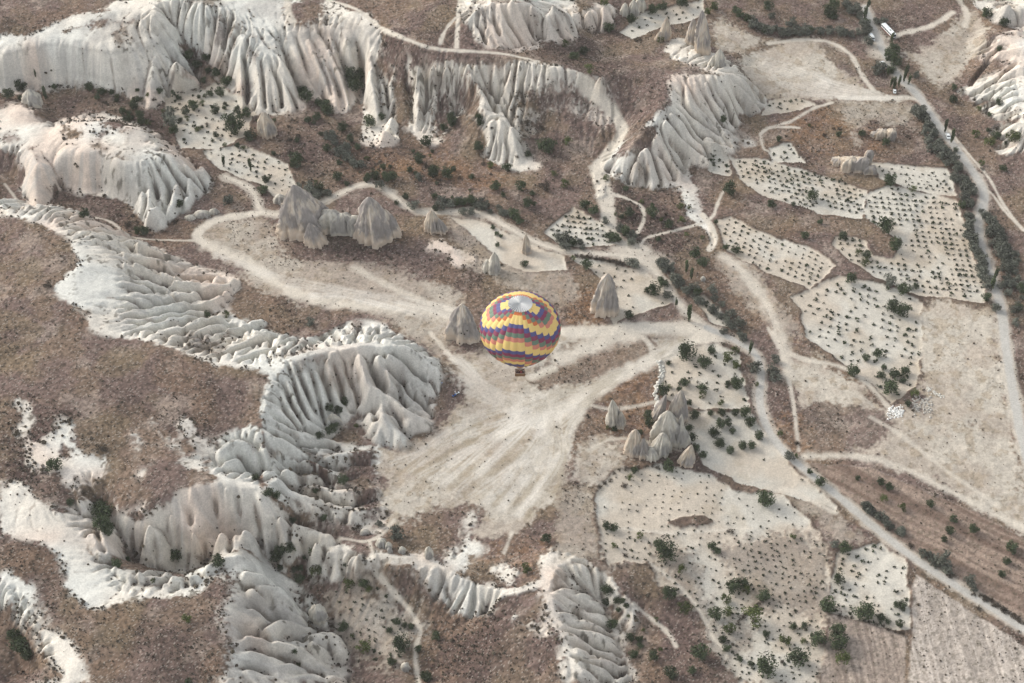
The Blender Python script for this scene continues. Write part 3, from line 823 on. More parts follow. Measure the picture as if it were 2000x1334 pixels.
# tyre tracks fanning over the bowl
rr = random.Random(5)
FAN = []
for i in range(24):
    t = i/23; a_ = t*t*.4+t*.6; ex = 765+a_*300; ey = 905+a_*125; ey = min(ey, 1032)
    sx, sy = 1340-rr.random()*90, 664+rr.random()*38
    mx, my = 1115+rr.uniform(-55, 60)-(.5-t)*30, 768+rr.uniform(-30, 34)+(t-.5)*50
    FAN.append([(sx, sy), (mx, my), ((mx*1.1+ex*.9)/2+30*(t-.4)+rr.uniform(-18, 18), (my+ey)/2-6-14*(1-t)+rr.uniform(-12, 12)), (ex, ey)])
for i in range(8): FAN.append([(870+rr.uniform(-20, 40), 690+i*9), (960+i*8, 760+i*8), (1060+rr.uniform(-10, 20), 800+i*9), (1080-i*14, 900+i*12)])
for a, b in ((420, 800), (500, 860), (560, 880), (610, 905)):
    FAN.append([(a, 500+(a-420)*.4), ((a+b)/2, 560+(a-420)*.1), (b, 610), (b+60, 640)])
for i in range(6):
    FAN.append([(1465+i*12, 105+i*11), (1560, 135+i*9), (1640, 165+i*5), (1760, 192)])
ruts = np.zeros_like(H); grassy = np.zeros_like(H)
for fi, P in enumerate(FAN):
    s = ' '.join(f'{a},{b}' for a, b in P); pts = smooth_path(line_world(s, H))
    if fi % 2 and fi < 24:
        sl, D, _ = line_dist(pts, 6); gw = rr.uniform(.9, 2.6)
        v = (1-sstep(gw*.5, gw*1.3, D+(fbm(FX[sl], FY[sl], 5, 3, 63)-.5)*3))*sstep(.3, .6, fbm(FX[sl], FY[sl], 16, 3, 64+fi)); grassy[sl] = np.maximum(grassy[sl], v); continue
    for off in (-.8, .8):
        d = np.gradient(pts, axis=0); nrm = np.stack([-d[:, 1], d[:, 0]], 1)/(np.hypot(d[:, 0], d[:, 1])[:, None]+1e-6)
        sl, D, _ = line_dist(pts+nrm*off, 4)
        v = np.maximum((1-sstep(.3, .9, D)), (1-sstep(.5, 2.4, D+(fbm(FX[sl], FY[sl], 6, 2, 62)-.5)*2))*.55)*(.25+.75*vnoise(FX[sl], FY[sl], 18, 61)); ruts[sl] = np.maximum(ruts[sl], v)
# ploughed fields
PLOUGH = [("1785,1120 1850,1165 2040,1290 2040,1360 1775,1360", .5, 1.0, (1.0, .03)), ("1625,1200 1772,1242 1762,1360 1598,1360", .6, .9, (1.0, .03)),
          ("1585,905 1700,912 1900,1000 2040,1075 2040,1230 1990,1205 1800,1085 1680,1000", 1.0, .9, (.57, .82))]
brownp = np.zeros_like(H)
plough = np.zeros_like(H); furrow = np.zeros_like(H)
for s, sp, v_, (ax, ay) in PLOUGH:
    sl, D = poly_sd(P2(s), 6, False); v = sstep(-.6, .6, D+(fbm(FX[sl], FY[sl], 5, 3, 71)-.5)*2)
    plough[sl] = np.maximum(plough[sl], v*v_); brownp[sl] = np.maximum(brownp[sl], v*(1.0 if ay > .5 else (.55 if v_ < 1 else 0)))
    c = FX[sl]*ax+FY[sl]*ay + (fbm(FX[sl], FY[sl], 25, 2, 72)-.5)*4
    furrow[sl] = np.where(v > .01, vnoise(c, FY[sl]*.02, sp*1.1, 73)*.6+vnoise(c, FY[sl]*.05, sp*3, 74)*.4, furrow[sl])
tuff *= (1-plough); bare *= (1-plough)
flat = np.clip(field+trk*.8+road, 0, 1)
# ------------------------------------------------------------------ albedo
def C(*c): return np.array(c, np.float32)
def mixc(A, B, t): return A*(1-t[..., None])+B*t[..., None]
f3 = fbm(FX, FY, 1.0, 2, 81); f5 = fbm(FX, FY, 4, 3, 82); f20 = fbm(FX, FY, 22, 4, 83); f60 = fbm(FX, FY, 70, 3, 84)
g1 = fbm(FX, FY, 14, 4, 85); wn = rs.rand(*FX.shape).astype(np.float32)
wn2 = blur(rs.rand(*FX.shape).astype(np.float32), .8); wn2 = (wn2-.5)/wn2.std()
steppe = mixc(C(.162, .124, .110)[None, None]*np.ones(FX.shape+(1,), np.float32), C(.188, .145, .112), sstep(.42, .62, g1))
steppe = mixc(steppe, C(.112, .085, .075), sstep(.5, .72, f20)*.7)
steppe = mixc(steppe, C(.33, .285, .245), sstep(.56, .75, fbm(FX, FY, 9, 4, 86))*.55)
steppe = mixc(steppe, C(.185, .152, .10), sstep(.55, .7, fbm(FX, FY, 18, 3, 87))*.5)
steppe = mixc(steppe, C(.19, .138, .10), sstep(.6, .75, fbm(FX, FY, 26, 3, 187))*.6)
tint = np.zeros_like(H); dark = np.zeros_like(H)
for s in ("700,285 850,300 1000,310 960,365 840,350 720,340", "1170,745 1285,700 1285,770 1262,830 1215,850 1195,790", "1420,500 1500,560 1540,640 1500,650 1440,560", "900,1040 1060,1060 1060,1120 960,1110 900,1080", "1530,210 1640,215 1720,280 1600,300 1520,250", "1060,490 1100,570 1160,560 1180,640 1100,640", "1240,560 1330,640 1290,640", "1480,860 1560,800 1580,880 1520,880"):
    apply_poly(tint, s, 12, 14, 10, rad=14)
for s in ("80,175 310,215 330,300 210,250 110,235", "110,365 250,400 300,445 200,445 110,400", "540,430 620,480 780,480 800,500 560,510", "580,240 760,260 700,350 560,330", "1195,380 1330,370 1400,480 1300,480 1220,460", "1220,165 1300,160 1290,210 1240,250", "600,880 740,890 740,1000 640,1000", "200,1010 280,1100 420,1130 400,1090 260,1060", "760,60 810,95 800,200 770,180", "860,1250 1060,1200 1090,1334 860,1334", "0,800 120,820 60,960 0,960", "1210,1100 1275,1110 1280,1180 1380,1260 1330,1280 1250,1200", "560,1050 640,1150 700,1300 760,1334 620,1250"):
    apply_poly(dark, s, 12, 14, 10, rad=14)
steppe = mixc(steppe, C(.235, .145, .082), tint*(.25+.4*sstep(.4, .6, f5)))
steppe = mixc(steppe, C(.098, .072, .066), dark*(.3+.5*sstep(.35, .65, f20)))
steppe *= C(.90, .86, .84)
steppe *= (1+np.clip(wn2, -2.5, 2.5)*.16)[..., None]
steppe = mixc(steppe, C(.045, .038, .030), sstep(.60, .76, f3)*.6)
steppe = steppe*(1+(rs.rand(*FX.shape).astype(np.float32)-.5)*.36)[..., None]
steppe = mixc(steppe, C(.42, .38, .33), (wn > .95).astype(np.float32)*.55)
tcol = np.ones(FX.shape+(1,), np.float32)*C(.64, .605, .535)
tcol = mixc(tcol, C(.60, .47, .39), sstep(.48, .68, fbm(FX, FY*1.0, 30, 3, 91))*.55)     # pink beds
tcol = mixc(tcol, C(.61, .62, .58), sstep(.45, .7, fbm(FX, FY, 38, 3, 92))*.8)            # cold white
bedn = vnoise(H*1.0+fbm(FX, FY, 60, 2, 93)*8, FX*.01, 1.6, 94)
tcol *= (1-.2*sstep(.5, .85, bedn)*sstep(.2, .5, slope)*(.4+.6*smooth_zone))[..., None]
tcol = mixc(tcol, C(.43, .42, .395), sstep(.5, .75, np.clip(lic(BASE_H, 3.0, 2.4, 14, 55)*.3+.5, 0, 1))*smooth_zone*sstep(.35, .65, slope)*.55)   # dark water stains running down the smooth faces
streak = np.clip(L2*.5+.5, 0, 1)*rib_zone
tcol *= (1-.12*streak)[..., None]
tcol = mixc(tcol, C(.36, .345, .32), sstep(.56, .72, fbm(FX, FY, 16, 4, 95))*.45)           # grey lichen
gully = np.zeros_like(H)
lap = blur(H, 3.5)-H                                    # scrub and soil collect in the gullies
scrub = np.maximum(sstep(.5, 1.3, lap)*sstep(.4, .62, fbm(FX, FY, 5, 3, 97)), sstep(.3, .6, chan)*sstep(.5, .66, fbm(FX, FY, 9, 3, 197))*.8)
scrub = np.maximum(scrub, gully_mask*sstep(.3, .5, fbm(FX, FY, 4, 3, 197))); scrub = np.maximum(scrub, sstep(.15, -.35, SM1)*sstep(.46, .64, fbm(FX, FY, 26, 4, 501))*rib_zone*(1-smooth_zone)*sstep(.35, .6, fbm(FX, FY, 4, 3, 503)))
ts = np.clip(1-scrub*.68*(slope > .1), 0, 1)
dots = sstep(.64, .74, fbm(FX, FY, 1.6, 2, 98))*sstep(.5, .72, fbm(FX, FY, 20, 3, 99)+.25*(1-blur(tuff, 4)))
tcol = mixc(tcol, C(.10, .09, .07), dots*.8)
tcol *= (1+np.clip(wn2, -2, 2)*.035)[..., None]
ALB = mixc(steppe, tcol, tuff*ts)
bcol = mixc(np.ones(FX.shape+(1,), np.float32)*C(.385, .34, .285), C(.45, .415, .355), sstep(.4, .65, g1))
bcol = mixc(bcol, C(.31, .255, .185), sstep(.52, .7, f5)*.55)
bcol *= (1+np.clip(wn2, -2.2, 2.2)*.075)[..., None]
bcol = mixc(bcol, C(.15, .13, .09), sstep(.62, .76, f3)*sstep(.4, .6, f5)*.5)
ALB = mixc(ALB, bcol, bare*sstep(.1, .45, bare*.6+fbm(FX, FY, 5, 4, 101)*.5))
fcol = mixc(np.ones(FX.shape+(1,), np.float32)*C(.47, .42, .35), C(.49, .47, .415), sstep(.4, .62, f20))
fcol *= (1+np.clip(wn2, -2, 2)*.03+(f5-.5)*.12)[..., None]
ditch = sstep(.04, .3, blur(field, 3.2))*(1-sstep(.3, .7, field))*(1-np.clip(trk+bare+tuff, 0, 1))
ALB = mixc(ALB, C(.095, .072, .058)*np.ones_like(ALB)*(1+.5*(f3-.5))[..., None], ditch*sstep(.32, .55, f5)*.85)
H = H-blur(field, 1.6)*.55+ditch*.35
fcol = mixc(fcol, C(.36, .30, .22), sstep(.58, .72, fbm(FX, FY, 12, 4, 201))*.35)
ALB = mixc(ALB, fcol, field)
pcol = mixc(np.ones(FX.shape+(1,), np.float32)*C(.31, .275, .24), C(.43, .385, .34), sstep(.3, .7, furrow))
pcol = mixc(pcol, mixc(np.ones(FX.shape+(1,), np.float32)*C(.16, .115, .092), C(.30, .235, .19), sstep(.3, .75, furrow)), brownp)
pcol *= (1+(rs.rand(*FX.shape).astype(np.float32)-.5)*.35)[..., None]
pcol *= (1+np.clip(wn2, -2, 2)*.10)[..., None]
pcol = mixc(pcol, C(.09, .08, .055), sstep(.66, .74, f3)*.5)
ALB = mixc(ALB, pcol, plough)
kcol = np.ones(FX.shape+(1,), np.float32)*C(.54, .50, .43)*(1+np.clip(wn2, -2, 2)*.03+(f5-.5)*.2)[..., None]
ALB = mixc(ALB, kcol, trk)
ALB = mixc(ALB, C(.64, .62, .57), ruts*np.clip(bare+trk, 0, 1)*.62)
ALB = mixc(ALB, C(.265, .225, .16)*(1+.5*(f3-.5))[..., None], grassy*(1-ruts)*np.clip(bare+trk*.5, 0, 1)*.6)
rcol = np.ones(FX.shape+(1,), np.float32)*C(.42, .41, .38)*(1+np.clip(wn2, -2, 2)*.025+(f5-.5)*.15)[..., None]
ALB = mixc(ALB, rcol, road)
H += furrow*plough*.18 - ruts*bare*.05 + (rs.rand(*H.shape)-.5)*(1-tuff)*(1-flat)*.12
ALB = np.clip(ALB, .01, .8)
# ------------------------------------------------------------------ one sheet of ground out to the horizon
def outer(a, b, n):                                    # growing steps
    t = np.arange(1, n+1)/n; return a+(b-a)*t**3.2
gxs = np.concatenate([outer(X0, -9000, 34)[::-1], fxs, outer(fxs[-1], 9000, 34)])
gys = np.concatenate([outer(Y0, -3000, 30)[::-1], fys, outer(fys[-1], 16000, 40)])
nx, ny = len(gxs), len(gys)
GXX, GYY = np.meshgrid(gxs, gys, indexing='ij')
ci = np.clip(np.searchsorted(fxs, GXX[:, 0]-1e-3), 0, len(fxs)-1); cj = np.clip(np.searchsorted(fys, GYY[0]-1e-3), 0, len(fys)-1)
Z = H[np.ix_(ci, cj)]
dist = np.maximum(np.maximum(X0-GXX, GXX-fxs[-1]), np.maximum(Y0-GYY, GYY-fys[-1])); dist = np.maximum(dist, 0)
fade = np.exp(-dist/60); far = (fbm(GXX, GYY, 260, 4, 111)-.42)*70*sstep(0, 200, dist)
Z = Z*fade + far*(1-fade)
CC = ALB[np.ix_(ci, cj)]
farc = mixc(np.ones(GXX.shape+(1,), np.float32)*C(.24, .19, .15), C(.55, .52, .46), sstep(.5, .62, fbm(GXX, GYY, 90, 4, 113)))
CC = mixc(CC, farc, sstep(2, 30, dist))
me = bpy.data.meshes.new("ground"); nv = nx*ny
co = np.stack([GXX, GYY, Z], -1).reshape(-1, 3).astype(np.float32)
ii = np.arange(nv).reshape(nx, ny)
q = np.stack([ii[:-1, :-1], ii[1:, :-1], ii[1:, 1:], ii[:-1, 1:]], -1).reshape(-1, 4).astype(np.int32)
me.vertices.add(nv); me.vertices.foreach_set('co', co.ravel())
me.loops.add(q.size); me.loops.foreach_set('vertex_index', q.ravel())
me.polygons.add(len(q)); me.polygons.foreach_set('loop_start', np.arange(0, q.size, 4, dtype=np.int32))
me.polygons.foreach_set('use_smooth', np.ones(len(q), bool))
me.update(calc_edges=True)
at = me.color_attributes.new('albedo', 'FLOAT_COLOR', 'POINT')
cc4 = np.concatenate([CC.reshape(-1, 3), np.ones((nv, 1), np.float32)], 1).astype(np.float32); at.data.foreach_set('color', cc4.ravel())
ground = bpy.data.objects.new("ground", me); COL.objects.link(ground); ground['kind'] = 'structure'
def mat(name, rough=.9, spec=.2):
    m = bpy.data.materials.new(name); m.use_nodes = True; b = m.node_tree.nodes['Principled BSDF']
    b.inputs['Roughness'].default_value = rough; b.inputs['Specular IOR Level'].default_value = spec
    return m, m.node_tree, b
def N(nt, t, **k):
    n = nt.nodes.new(t)
    for a, b in k.items(): setattr(n, a, b)
    return n
m, nt, b = mat('earth', 1.0, .05)
ac = N(nt, 'ShaderNodeVertexColor', layer_name='albedo'); geo = N(nt, 'ShaderNodeNewGeometry')
n1 = N(nt, 'ShaderNodeTexNoise'); n1.inputs['Scale'].default_value = 1.6; n1.inputs['Detail'].default_value = 3
mr = N(nt, 'ShaderNodeMapRange'); mr.inputs[1].default_value = .3; mr.inputs[2].default_value = .7; mr.inputs[3].default_value = .86; mr.inputs[4].default_value = 1.14
mx = N(nt, 'ShaderNodeMix', data_type='RGBA', blend_type='MULTIPLY'); mx.inputs[0].default_value = 1
nt.links.new(geo.outputs['Position'], n1.inputs['Vector']); nt.links.new(n1.outputs[0], mr.inputs[0])
nt.links.new(ac.outputs[0], mx.inputs[6]); nt.links.new(mr.outputs[0], mx.inputs[7]); nt.links.new(mx.outputs[2], b.inputs['Base Color'])
bp = N(nt, 'ShaderNodeBump'); bp.inputs['Strength'].default_value = .35; bp.inputs['Distance'].default_value = .25
nt.links.new(n1.outputs[0], bp.inputs['Height']); nt.links.new(bp.outputs[0], b.inputs['Normal'])
me.materials.append(m)
# ------------------------------------------------------------------ helpers for things
def tag(o, label=None, cat=None, group=None, kind=None):
    for k, v in (('label', label), ('category', cat), ('group', group), ('kind', kind)):
        if v: o[k] = v
def empty(name, loc, rz=0.0):
    o = bpy.data.objects.new(name, None); COL.objects.link(o); o.location = loc; o.rotation_euler = (0, 0, rz); o.empty_display_size = .5; return o
def mesh_obj(name, me_, parent=None, loc=None):
    o = bpy.data.objects.new(name, me_); COL.objects.link(o)
    if parent: o.parent = parent
    if loc is not None: o.location = loc
    return o
def from_np(name, V, F, mats=(), smooth=False, midx=None):
    m_ = bpy.data.meshes.new(name); V = np.asarray(V, np.float32); F = np.asarray(F, np.int32)
    m_.vertices.add(len(V)); m_.vertices.foreach_set('co', V.ravel())
    m_.loops.add(F.size); m_.loops.foreach_set('vertex_index', F.ravel())
    m_.polygons.add(len(F)); m_.polygons.foreach_set('loop_start', np.arange(0, F.size, F.shape[1], dtype=np.int32))
    if smooth: m_.polygons.foreach_set('use_smooth', np.ones(len(F), bool))
    for q in mats: m_.materials.append(q)
    if midx is not None: m_.polygons.foreach_set('material_index', np.asarray(midx, np.int32))
    m_.update(calc_edges=True); return m_
def simple(name, col, rough=.8, spec=.2, metal=0):
    m_, _, b_ = mat(name, rough, spec); b_.inputs['Base Color'].default_value = (*col, 1); b_.inputs['Metallic'].default_value = metal; return m_
def leafmat(name, c1, c2, sc=1.5):
    m_, t_, b_ = mat(name, .75, .15)
    oi = N(t_, 'ShaderNodeObjectInfo'); g_ = N(t_, 'ShaderNodeNewGeometry'); n_ = N(t_, 'ShaderNodeTexNoise'); n_.inputs['Scale'].default_value = sc; n_.inputs['Detail'].default_value = 2
    r_ = N(t_, 'ShaderNodeMapRange'); r_.inputs[1].default_value = .35; r_.inputs[2].default_value = .65
    x_ = N(t_, 'ShaderNodeMix', data_type='RGBA'); x_.inputs[6].default_value = (*c1, 1); x_.inputs[7].default_value = (*c2, 1)
    h_ = N(t_, 'ShaderNodeHueSaturation'); a_ = N(t_, 'ShaderNodeMapRange'); a_.inputs[3].default_value = .7; a_.inputs[4].default_value = 1.3
    t_.links.new(g_.outputs['Position'], n_.inputs['Vector']); t_.links.new(n_.outputs[0], r_.inputs[0]); t_.links.new(r_.outputs[0], x_.inputs[0])
    t_.links.new(x_.outputs[2], h_.inputs['Color']); t_.links.new(oi.outputs['Random'], a_.inputs[0]); t_.links.new(a_.outputs[0], h_.inputs['Value'])
    t_.links.new(h_.outputs[0], b_.inputs['Base Color']); return m_
LM = {'d': leafmat('dark_leaves', (.036, .052, .027), (.07, .09, .046)), 'o': leafmat('silver_leaves', (.075, .083, .066), (.16, .17, .14)),
      'g': leafmat('bright_leaves', (.05, .068, .022), (.095, .115, .038)), 'b': leafmat('dry_twigs', (.045, .036, .028), (.075, .062, .045)),
      'p': leafmat('poplar_leaves', (.035, .052, .024), (.075, .095, .045)), 'v': leafmat('vine_leaves', (.030, .046, .024), (.062, .078, .042), 3)}
BARK = simple('bark', (.09, .07, .055), .95)
def crown(name, kind, seed, nq, rx, rz, cz, clumps, leaf, sparse=0.0):
    r_ = np.random.RandomState(seed); V = []; F = []
    cc = []
    for i in range(clumps):
        while True:
            p = r_.uniform(-1, 1, 3)
            if .15 < np.linalg.norm(p) < .85: break
        cc.append((p, r_.uniform(.28, .52)))
    k = 0; per = nq//clumps
    for p, s in cc:
        d = r_.normal(size=(per, 3)); d /= np.linalg.norm(d, axis=1)[:, None]
        q = p + d*s*(r_.uniform(.55, 1.05, (per, 1)))
        q *= np.array([rx, rx, rz]); q[:, 2] += cz
        n = d*.9 + r_.normal(size=(per, 3))*.5; n /= np.linalg.norm(n, axis=1)[:, None]
        t = np.cross(n, r_.normal(size=(per, 3))); t /= np.linalg.norm(t, axis=1)[:, None]; b2 = np.cross(n, t)
        L = leaf*r_.uniform(.6, 1.4, (per, 1))
        q[:, 2] = np.maximum(q[:, 2], leaf*.4)
        V.append(np.stack([q-t*L, q-b2*L*.6, q+t*L, q+b2*L*.6], 1).reshape(-1, 3))
    V = np.concatenate(V); F = np.arange(len(V)).reshape(-1, 4)
    return from_np(name, V, F, [LM[kind]])
def trunkmesh(h, r, seed, limbs=4, spread=.5):
    r_ = random.Random(seed); V = []; F = []
    def tube(a, b, ra, rb, n=6):
        a, b = Vector(a), Vector(b); d = (b-a).normalized(); u = d.cross(Vector((.3, .9, .2))).normalized(); v = d.cross(u); s = len(V)
        for c, rad in ((a, ra), (b, rb)):
            for i in range(n): V.append(c+(u*math.cos(6.283*i/n)+v*math.sin(6.283*i/n))*rad)
        for i in range(n): F.append((s+i, s+(i+1) % n, s+n+(i+1) % n, s+n+i))
    tube((0, 0, -.3), (.05*h, 0, h*.55), r, r*.7)
    for i in range(limbs):
        a = 6.283*i/limbs+r_.random(); tube((.05*h, 0, h*.5), (math.cos(a)*spread*h, math.sin(a)*spread*h, h*r_.uniform(.8, 1.15)), r*.55, r*.2)
    return from_np('trunk', V, F, [BARK])
TREES = """
p 90,195,9 438,325,8 490,335,8 1745,175,8 1755,168,7 1765,160,8 1775,165,7 1732,152,7 1740,170,7 1770,148,7 1845,258,8 1858,278,8 1935,568,9 1340,532,9 1320,602,7 1345,628,12 1350,545,8 1688,38,8 1694,22,8 1740,90,9 1942,548,9 1465,690,9 70,150,5
d 18,185,11 42,169,10 40,192,5 107,170,5 175,172,8 200,178,8 218,180,6 190,190,6 240,218,7 262,208,8 275,225,8 250,232,8 278,238,8 340,255,9 370,110,8 385,125,9 404,113,8 408,138,6 422,143,8 445,158,11 398,158,6 430,182,9 410,183,6 380,208,9 363,218,8 421,217,9 465,217,8 483,222,8 460,247,19 489,267,10 590,178,9 600,190,10 622,200,8 635,205,11 640,215,12 618,228,9 602,235,6 690,152,14 695,167,13 705,145,10 725,242,8 669,250,9 640,290,9 685,270,8 699,288,6 580,316,12 832,278,10 881,230,10 882,240,8 867,250,7 935,228,6 938,240,6 935,285,9 818,310,11 800,332,6 848,335,9 990,325,8 1067,285,14 1140,100,9 1122,110,8 1190,55,9 1234,38,9 1275,18,10 1293,14,8 1330,5,10 1412,235,6 1435,20,8 1445,28,8 1458,35,8 1492,58,8 1500,12,9 1580,60,7 1620,25,12 1628,10,10 1628,32,7 1690,45,7 1745,97,10 1735,110,11 1748,120,11 1742,135,9 1945,265,8 1958,328,7 1863,172,5 1860,195,7 1950,200,7 1952,96,5 1925,28,9 1960,45,8 1683,261,6 1638,262,6 1730,278,8 1878,400,7 1925,580,8 1990,600,8 1995,565,8 1735,353,11 1587,382,12 1506,397,9 1550,398,5 1601,432,6 1572,460,7 1646,460,7 1726,442,14 1748,477,13 1692,500,7 1662,545,11 1762,567,10 1788,560,6 1740,600,12 1760,605,13 1425,370,12 1272,415,11 1305,437,9 1227,415,9 1142,400,9 1158,410,9 1222,452,9 1190,458,10 1201,466,10 1120,475,8 1018,365,9 1040,376,6 1030,398,9 1005,420,11 1015,430,8 1223,368,5 1025,515,7 1146,517,9 1355,495,11 1371,512,10 1362,568,9 1290,545,7 1297,555,8 1277,567,11 1263,567,6 1228,614,8 1417,482,6 1437,487,9 520,350,8 515,370,10 625,367,9 660,345,9 720,345,7 735,342,9 755,345,10 768,345,8 792,385,6 850,405,8 893,395,8 905,395,8 920,393,9 845,338,10 875,338,11 922,345,6 966,363,9 962,444,5 971,456,5 978,460,4 971,478,5 165,417,9 270,450,8 282,452,8 350,397,8 405,616,7 109,908,12 200,1020,15 213,1032,12 205,1002,14 195,990,12 138,980,7 500,930,8 675,785,9 660,800,9 645,795,8 655,830,9 645,840,8 625,850,7 670,937,10 617,958,6 525,960,9 540,965,8 1340,687,17 1388,685,8 1375,705,13 1306,708,5 1337,745,9 1372,755,9 1327,760,5 1437,748,12 1422,749,6 1295,765,11 1344,785,6 1268,810,9 1268,825,9 1355,808,10 1388,807,6 1409,805,7 1436,806,7 1455,806,9 1405,828,9 1422,825,8 1394,845,9 1431,841,6 1404,863,10 1465,825,9 1482,850,8 1426,878,8 1450,868,9 1468,870,8 1346,835,7 1350,855,9 1360,873,7 1372,888,8 1306,910,11 1250,843,6 1240,918,7 1200,837,5 1495,973,17 1581,920,6 1602,942,9 1665,725,12 1690,698,7 1713,692,8 1745,730,10 1768,725,9 1739,757,15 1763,742,6 1720,733,7 1725,718,5 1774,788,6 1675,934,5 1720,941,7 1737,950,8 1815,983,8 345,1085,10 230,1100,10 250,1092,6 425,1095,12 370,1330,7 40,1260,14 55,1275,12 30,1240,11 550,1070,12 565,1070,10 540,1085,11 578,1110,7 547,1110,6 586,1130,10 572,1015,6 633,1010,6 710,1137,9 784,1256,16 670,1222,9 775,1213,8 790,1220,6 803,1222,6 761,1230,6 851,1240,9 818,1266,7 765,1291,8 832,1320,11 1068,1051,9 1185,1028,8 1198,1030,9 1300,1073,20 1284,1058,10 1185,1150,10 1184,1175,8 1204,1173,7 1208,1190,5 1223,1183,5 1196,1218,10 1230,1243,9 1250,1260,6 1237,1275,9 1275,1280,9 1308,1312,13 1350,1308,7 1305,1157,14 1365,1275,14 1450,1135,13 1433,1145,13 1395,1198,13 1490,1160,12 1412,1247,8 1418,1265,7 1444,1286,6 1465,1295,6 1495,1300,17 1390,1065,9 1400,1075,7 1495,1237,7 1650,1068,12 1637,1130,10 1612,1178,17 1686,1190,18 1720,1205,9 1762,1182,9 1750,1180,6 1755,1218,8 1734,1213,5 1557,1282,18 1598,1245,15 1635,1232,15 1636,1252,15 1548,1222,7 1570,1222,7 1862,1012,8 1853,1035,8 1843,1053,6 1900,1032,9 1976,1067,10 1965,1096,7 1956,1120,7
o 330,218,12 335,240,12 665,295,12 680,305,11 695,318,10 645,265,9 652,275,7 1470,42,8 1480,50,8 1505,30,7 1545,45,9 1525,60,8 1540,62,7 1555,55,8 1575,52,8 1605,60,7 1660,20,8 1672,15,9 1680,30,8 1690,60,9 1697,80,9 1712,40,8 1725,42,8 1718,128,11 1712,138,9 1787,147,6 1785,215,9 1795,222,10 1800,212,8 1808,230,9 1812,245,9 1806,258,8 1822,262,8 1812,275,9 1818,290,9 1832,280,9 1842,292,9 1838,305,10 1855,300,9 1862,312,9 1848,318,8 1870,325,8 1865,345,9 1880,350,10 1890,362,10 1900,375,9 1880,385,9 1895,395,8 1890,420,9 1895,435,8 1925,420,9 1935,432,9 1945,445,9 1932,455,9 1950,460,10 1940,475,9 1955,478,9 1948,492,10 1965,490,9 1960,505,9 1970,515,9 1958,520,8 1965,540,9 1955,555,8 1975,555,8 1888,460,9 1898,470,9 1900,485,8 1910,495,8 1918,515,9 1922,527,8 1930,548,9 1945,600,8 1985,630,7 1778,563,5 1738,545,11 1182,430,8 1210,445,9 1232,460,9 1234,472,8 1100,465,12 1105,477,10 1230,510,8 1240,515,8 1296,512,10 1310,520,9 1320,540,9 1328,550,8 1355,560,10 1338,565,8 1325,555,7 1305,575,9 1392,565,9 1395,583,7 1410,592,7 1427,612,9 1445,630,9 1412,645,8 605,370,11 615,380,12 742,360,9 808,400,9 862,400,9 865,390,8 938,390,9 950,398,8 905,410,9 920,412,8 820,345,8 607,628,8 448,390,11 1470,715,12 1510,720,12 1511,735,10 1513,700,9 1542,890,9 775,1040,15 740,1022,7 1690,990,10 1627,1060,8 1840,1090,14 1850,1112,9 1760,1035,8 1895,1135,10 1902,1150,6
g 290,238,7 720,230,8 958,322,7 1108,275,9 1103,85,7 1180,5,7 1290,78,6 1150,135,10 1395,12,9 1382,22,7 1983,270,10 1930,275,10 1905,262,8 1975,268,10 1782,368,7 1675,490,7 1687,512,8 1332,428,8 1328,402,7 1102,358,9 1083,340,7 1184,347,7 1120,504,5 443,613,8 696,830,5 1372,770,9 1308,754,5 1420,695,13 1437,710,10 1435,685,9 1478,750,5 1230,930,8 1407,785,7 1186,835,4 1555,890,5 1522,845,6 1784,765,8 1724,970,8 1762,990,9 300,1133,5 365,1205,10 615,1112,11 680,1140,12 718,1150,7 710,1263,12 1028,1106,11 1335,1185,13 1330,1110,9 1457,1150,8 1418,1168,11 1420,1190,11 1425,1225,13 1470,1205,17 1200,1065,7 1250,1045,7 1548,1045,7 1531,1245,13 1642,1282,13 1567,1250,6
b 118,165,6 135,168,4 205,198,6 225,195,5 360,105,7 355,178,5 380,171,7 682,243,6 569,231,7 568,295,9 565,270,7 565,245,5 750,85,8 961,248,5 945,318,6 1028,235,9 1060,248,7 1245,75,9 1258,110,6 1628,250,4 1633,315,8 1065,360,14 1135,472,7 1135,497,5 1150,500,6 1165,502,6 1180,505,6 1195,507,6 1210,511,7 959,339,4 260,420,5 316,448,4 342,428,8 95,553,10 250,435,9 200,870,12 165,958,8 635,825,6 712,828,4 660,870,5 1220,945,8 1555,862,7 300,1280,5 697,1025,10 893,1210,6 1122,1122,9 1425,1035,8 1222,1082,7 1527,1290,6 1857,1120,9 1778,1060,9 1735,1028,9 1725,1015,8 1925,1165,8 1945,1178,8 1960,1190,8 1980,1202,8 1912,1185,7
"""  # one dark round tree at the square topped outcrop stands in for cave shade
KIND = {'d': ('round_tree', 'tree', ['dark green round tree', 'deep green leafy tree']), 'o': ('silver_shrub', 'shrub', ['silvery grey shrub', 'grey green bushy shrub']),
        'g': ('green_shrub', 'shrub', ['light green shrub', 'olive green shrub']), 'b': ('dry_bush', 'bush', ['dark brown dry bush', 'leafless dark bush']),
        'p': ('poplar_tree', 'tree', ['tall slim poplar', 'narrow upright poplar'])}
protos = {}
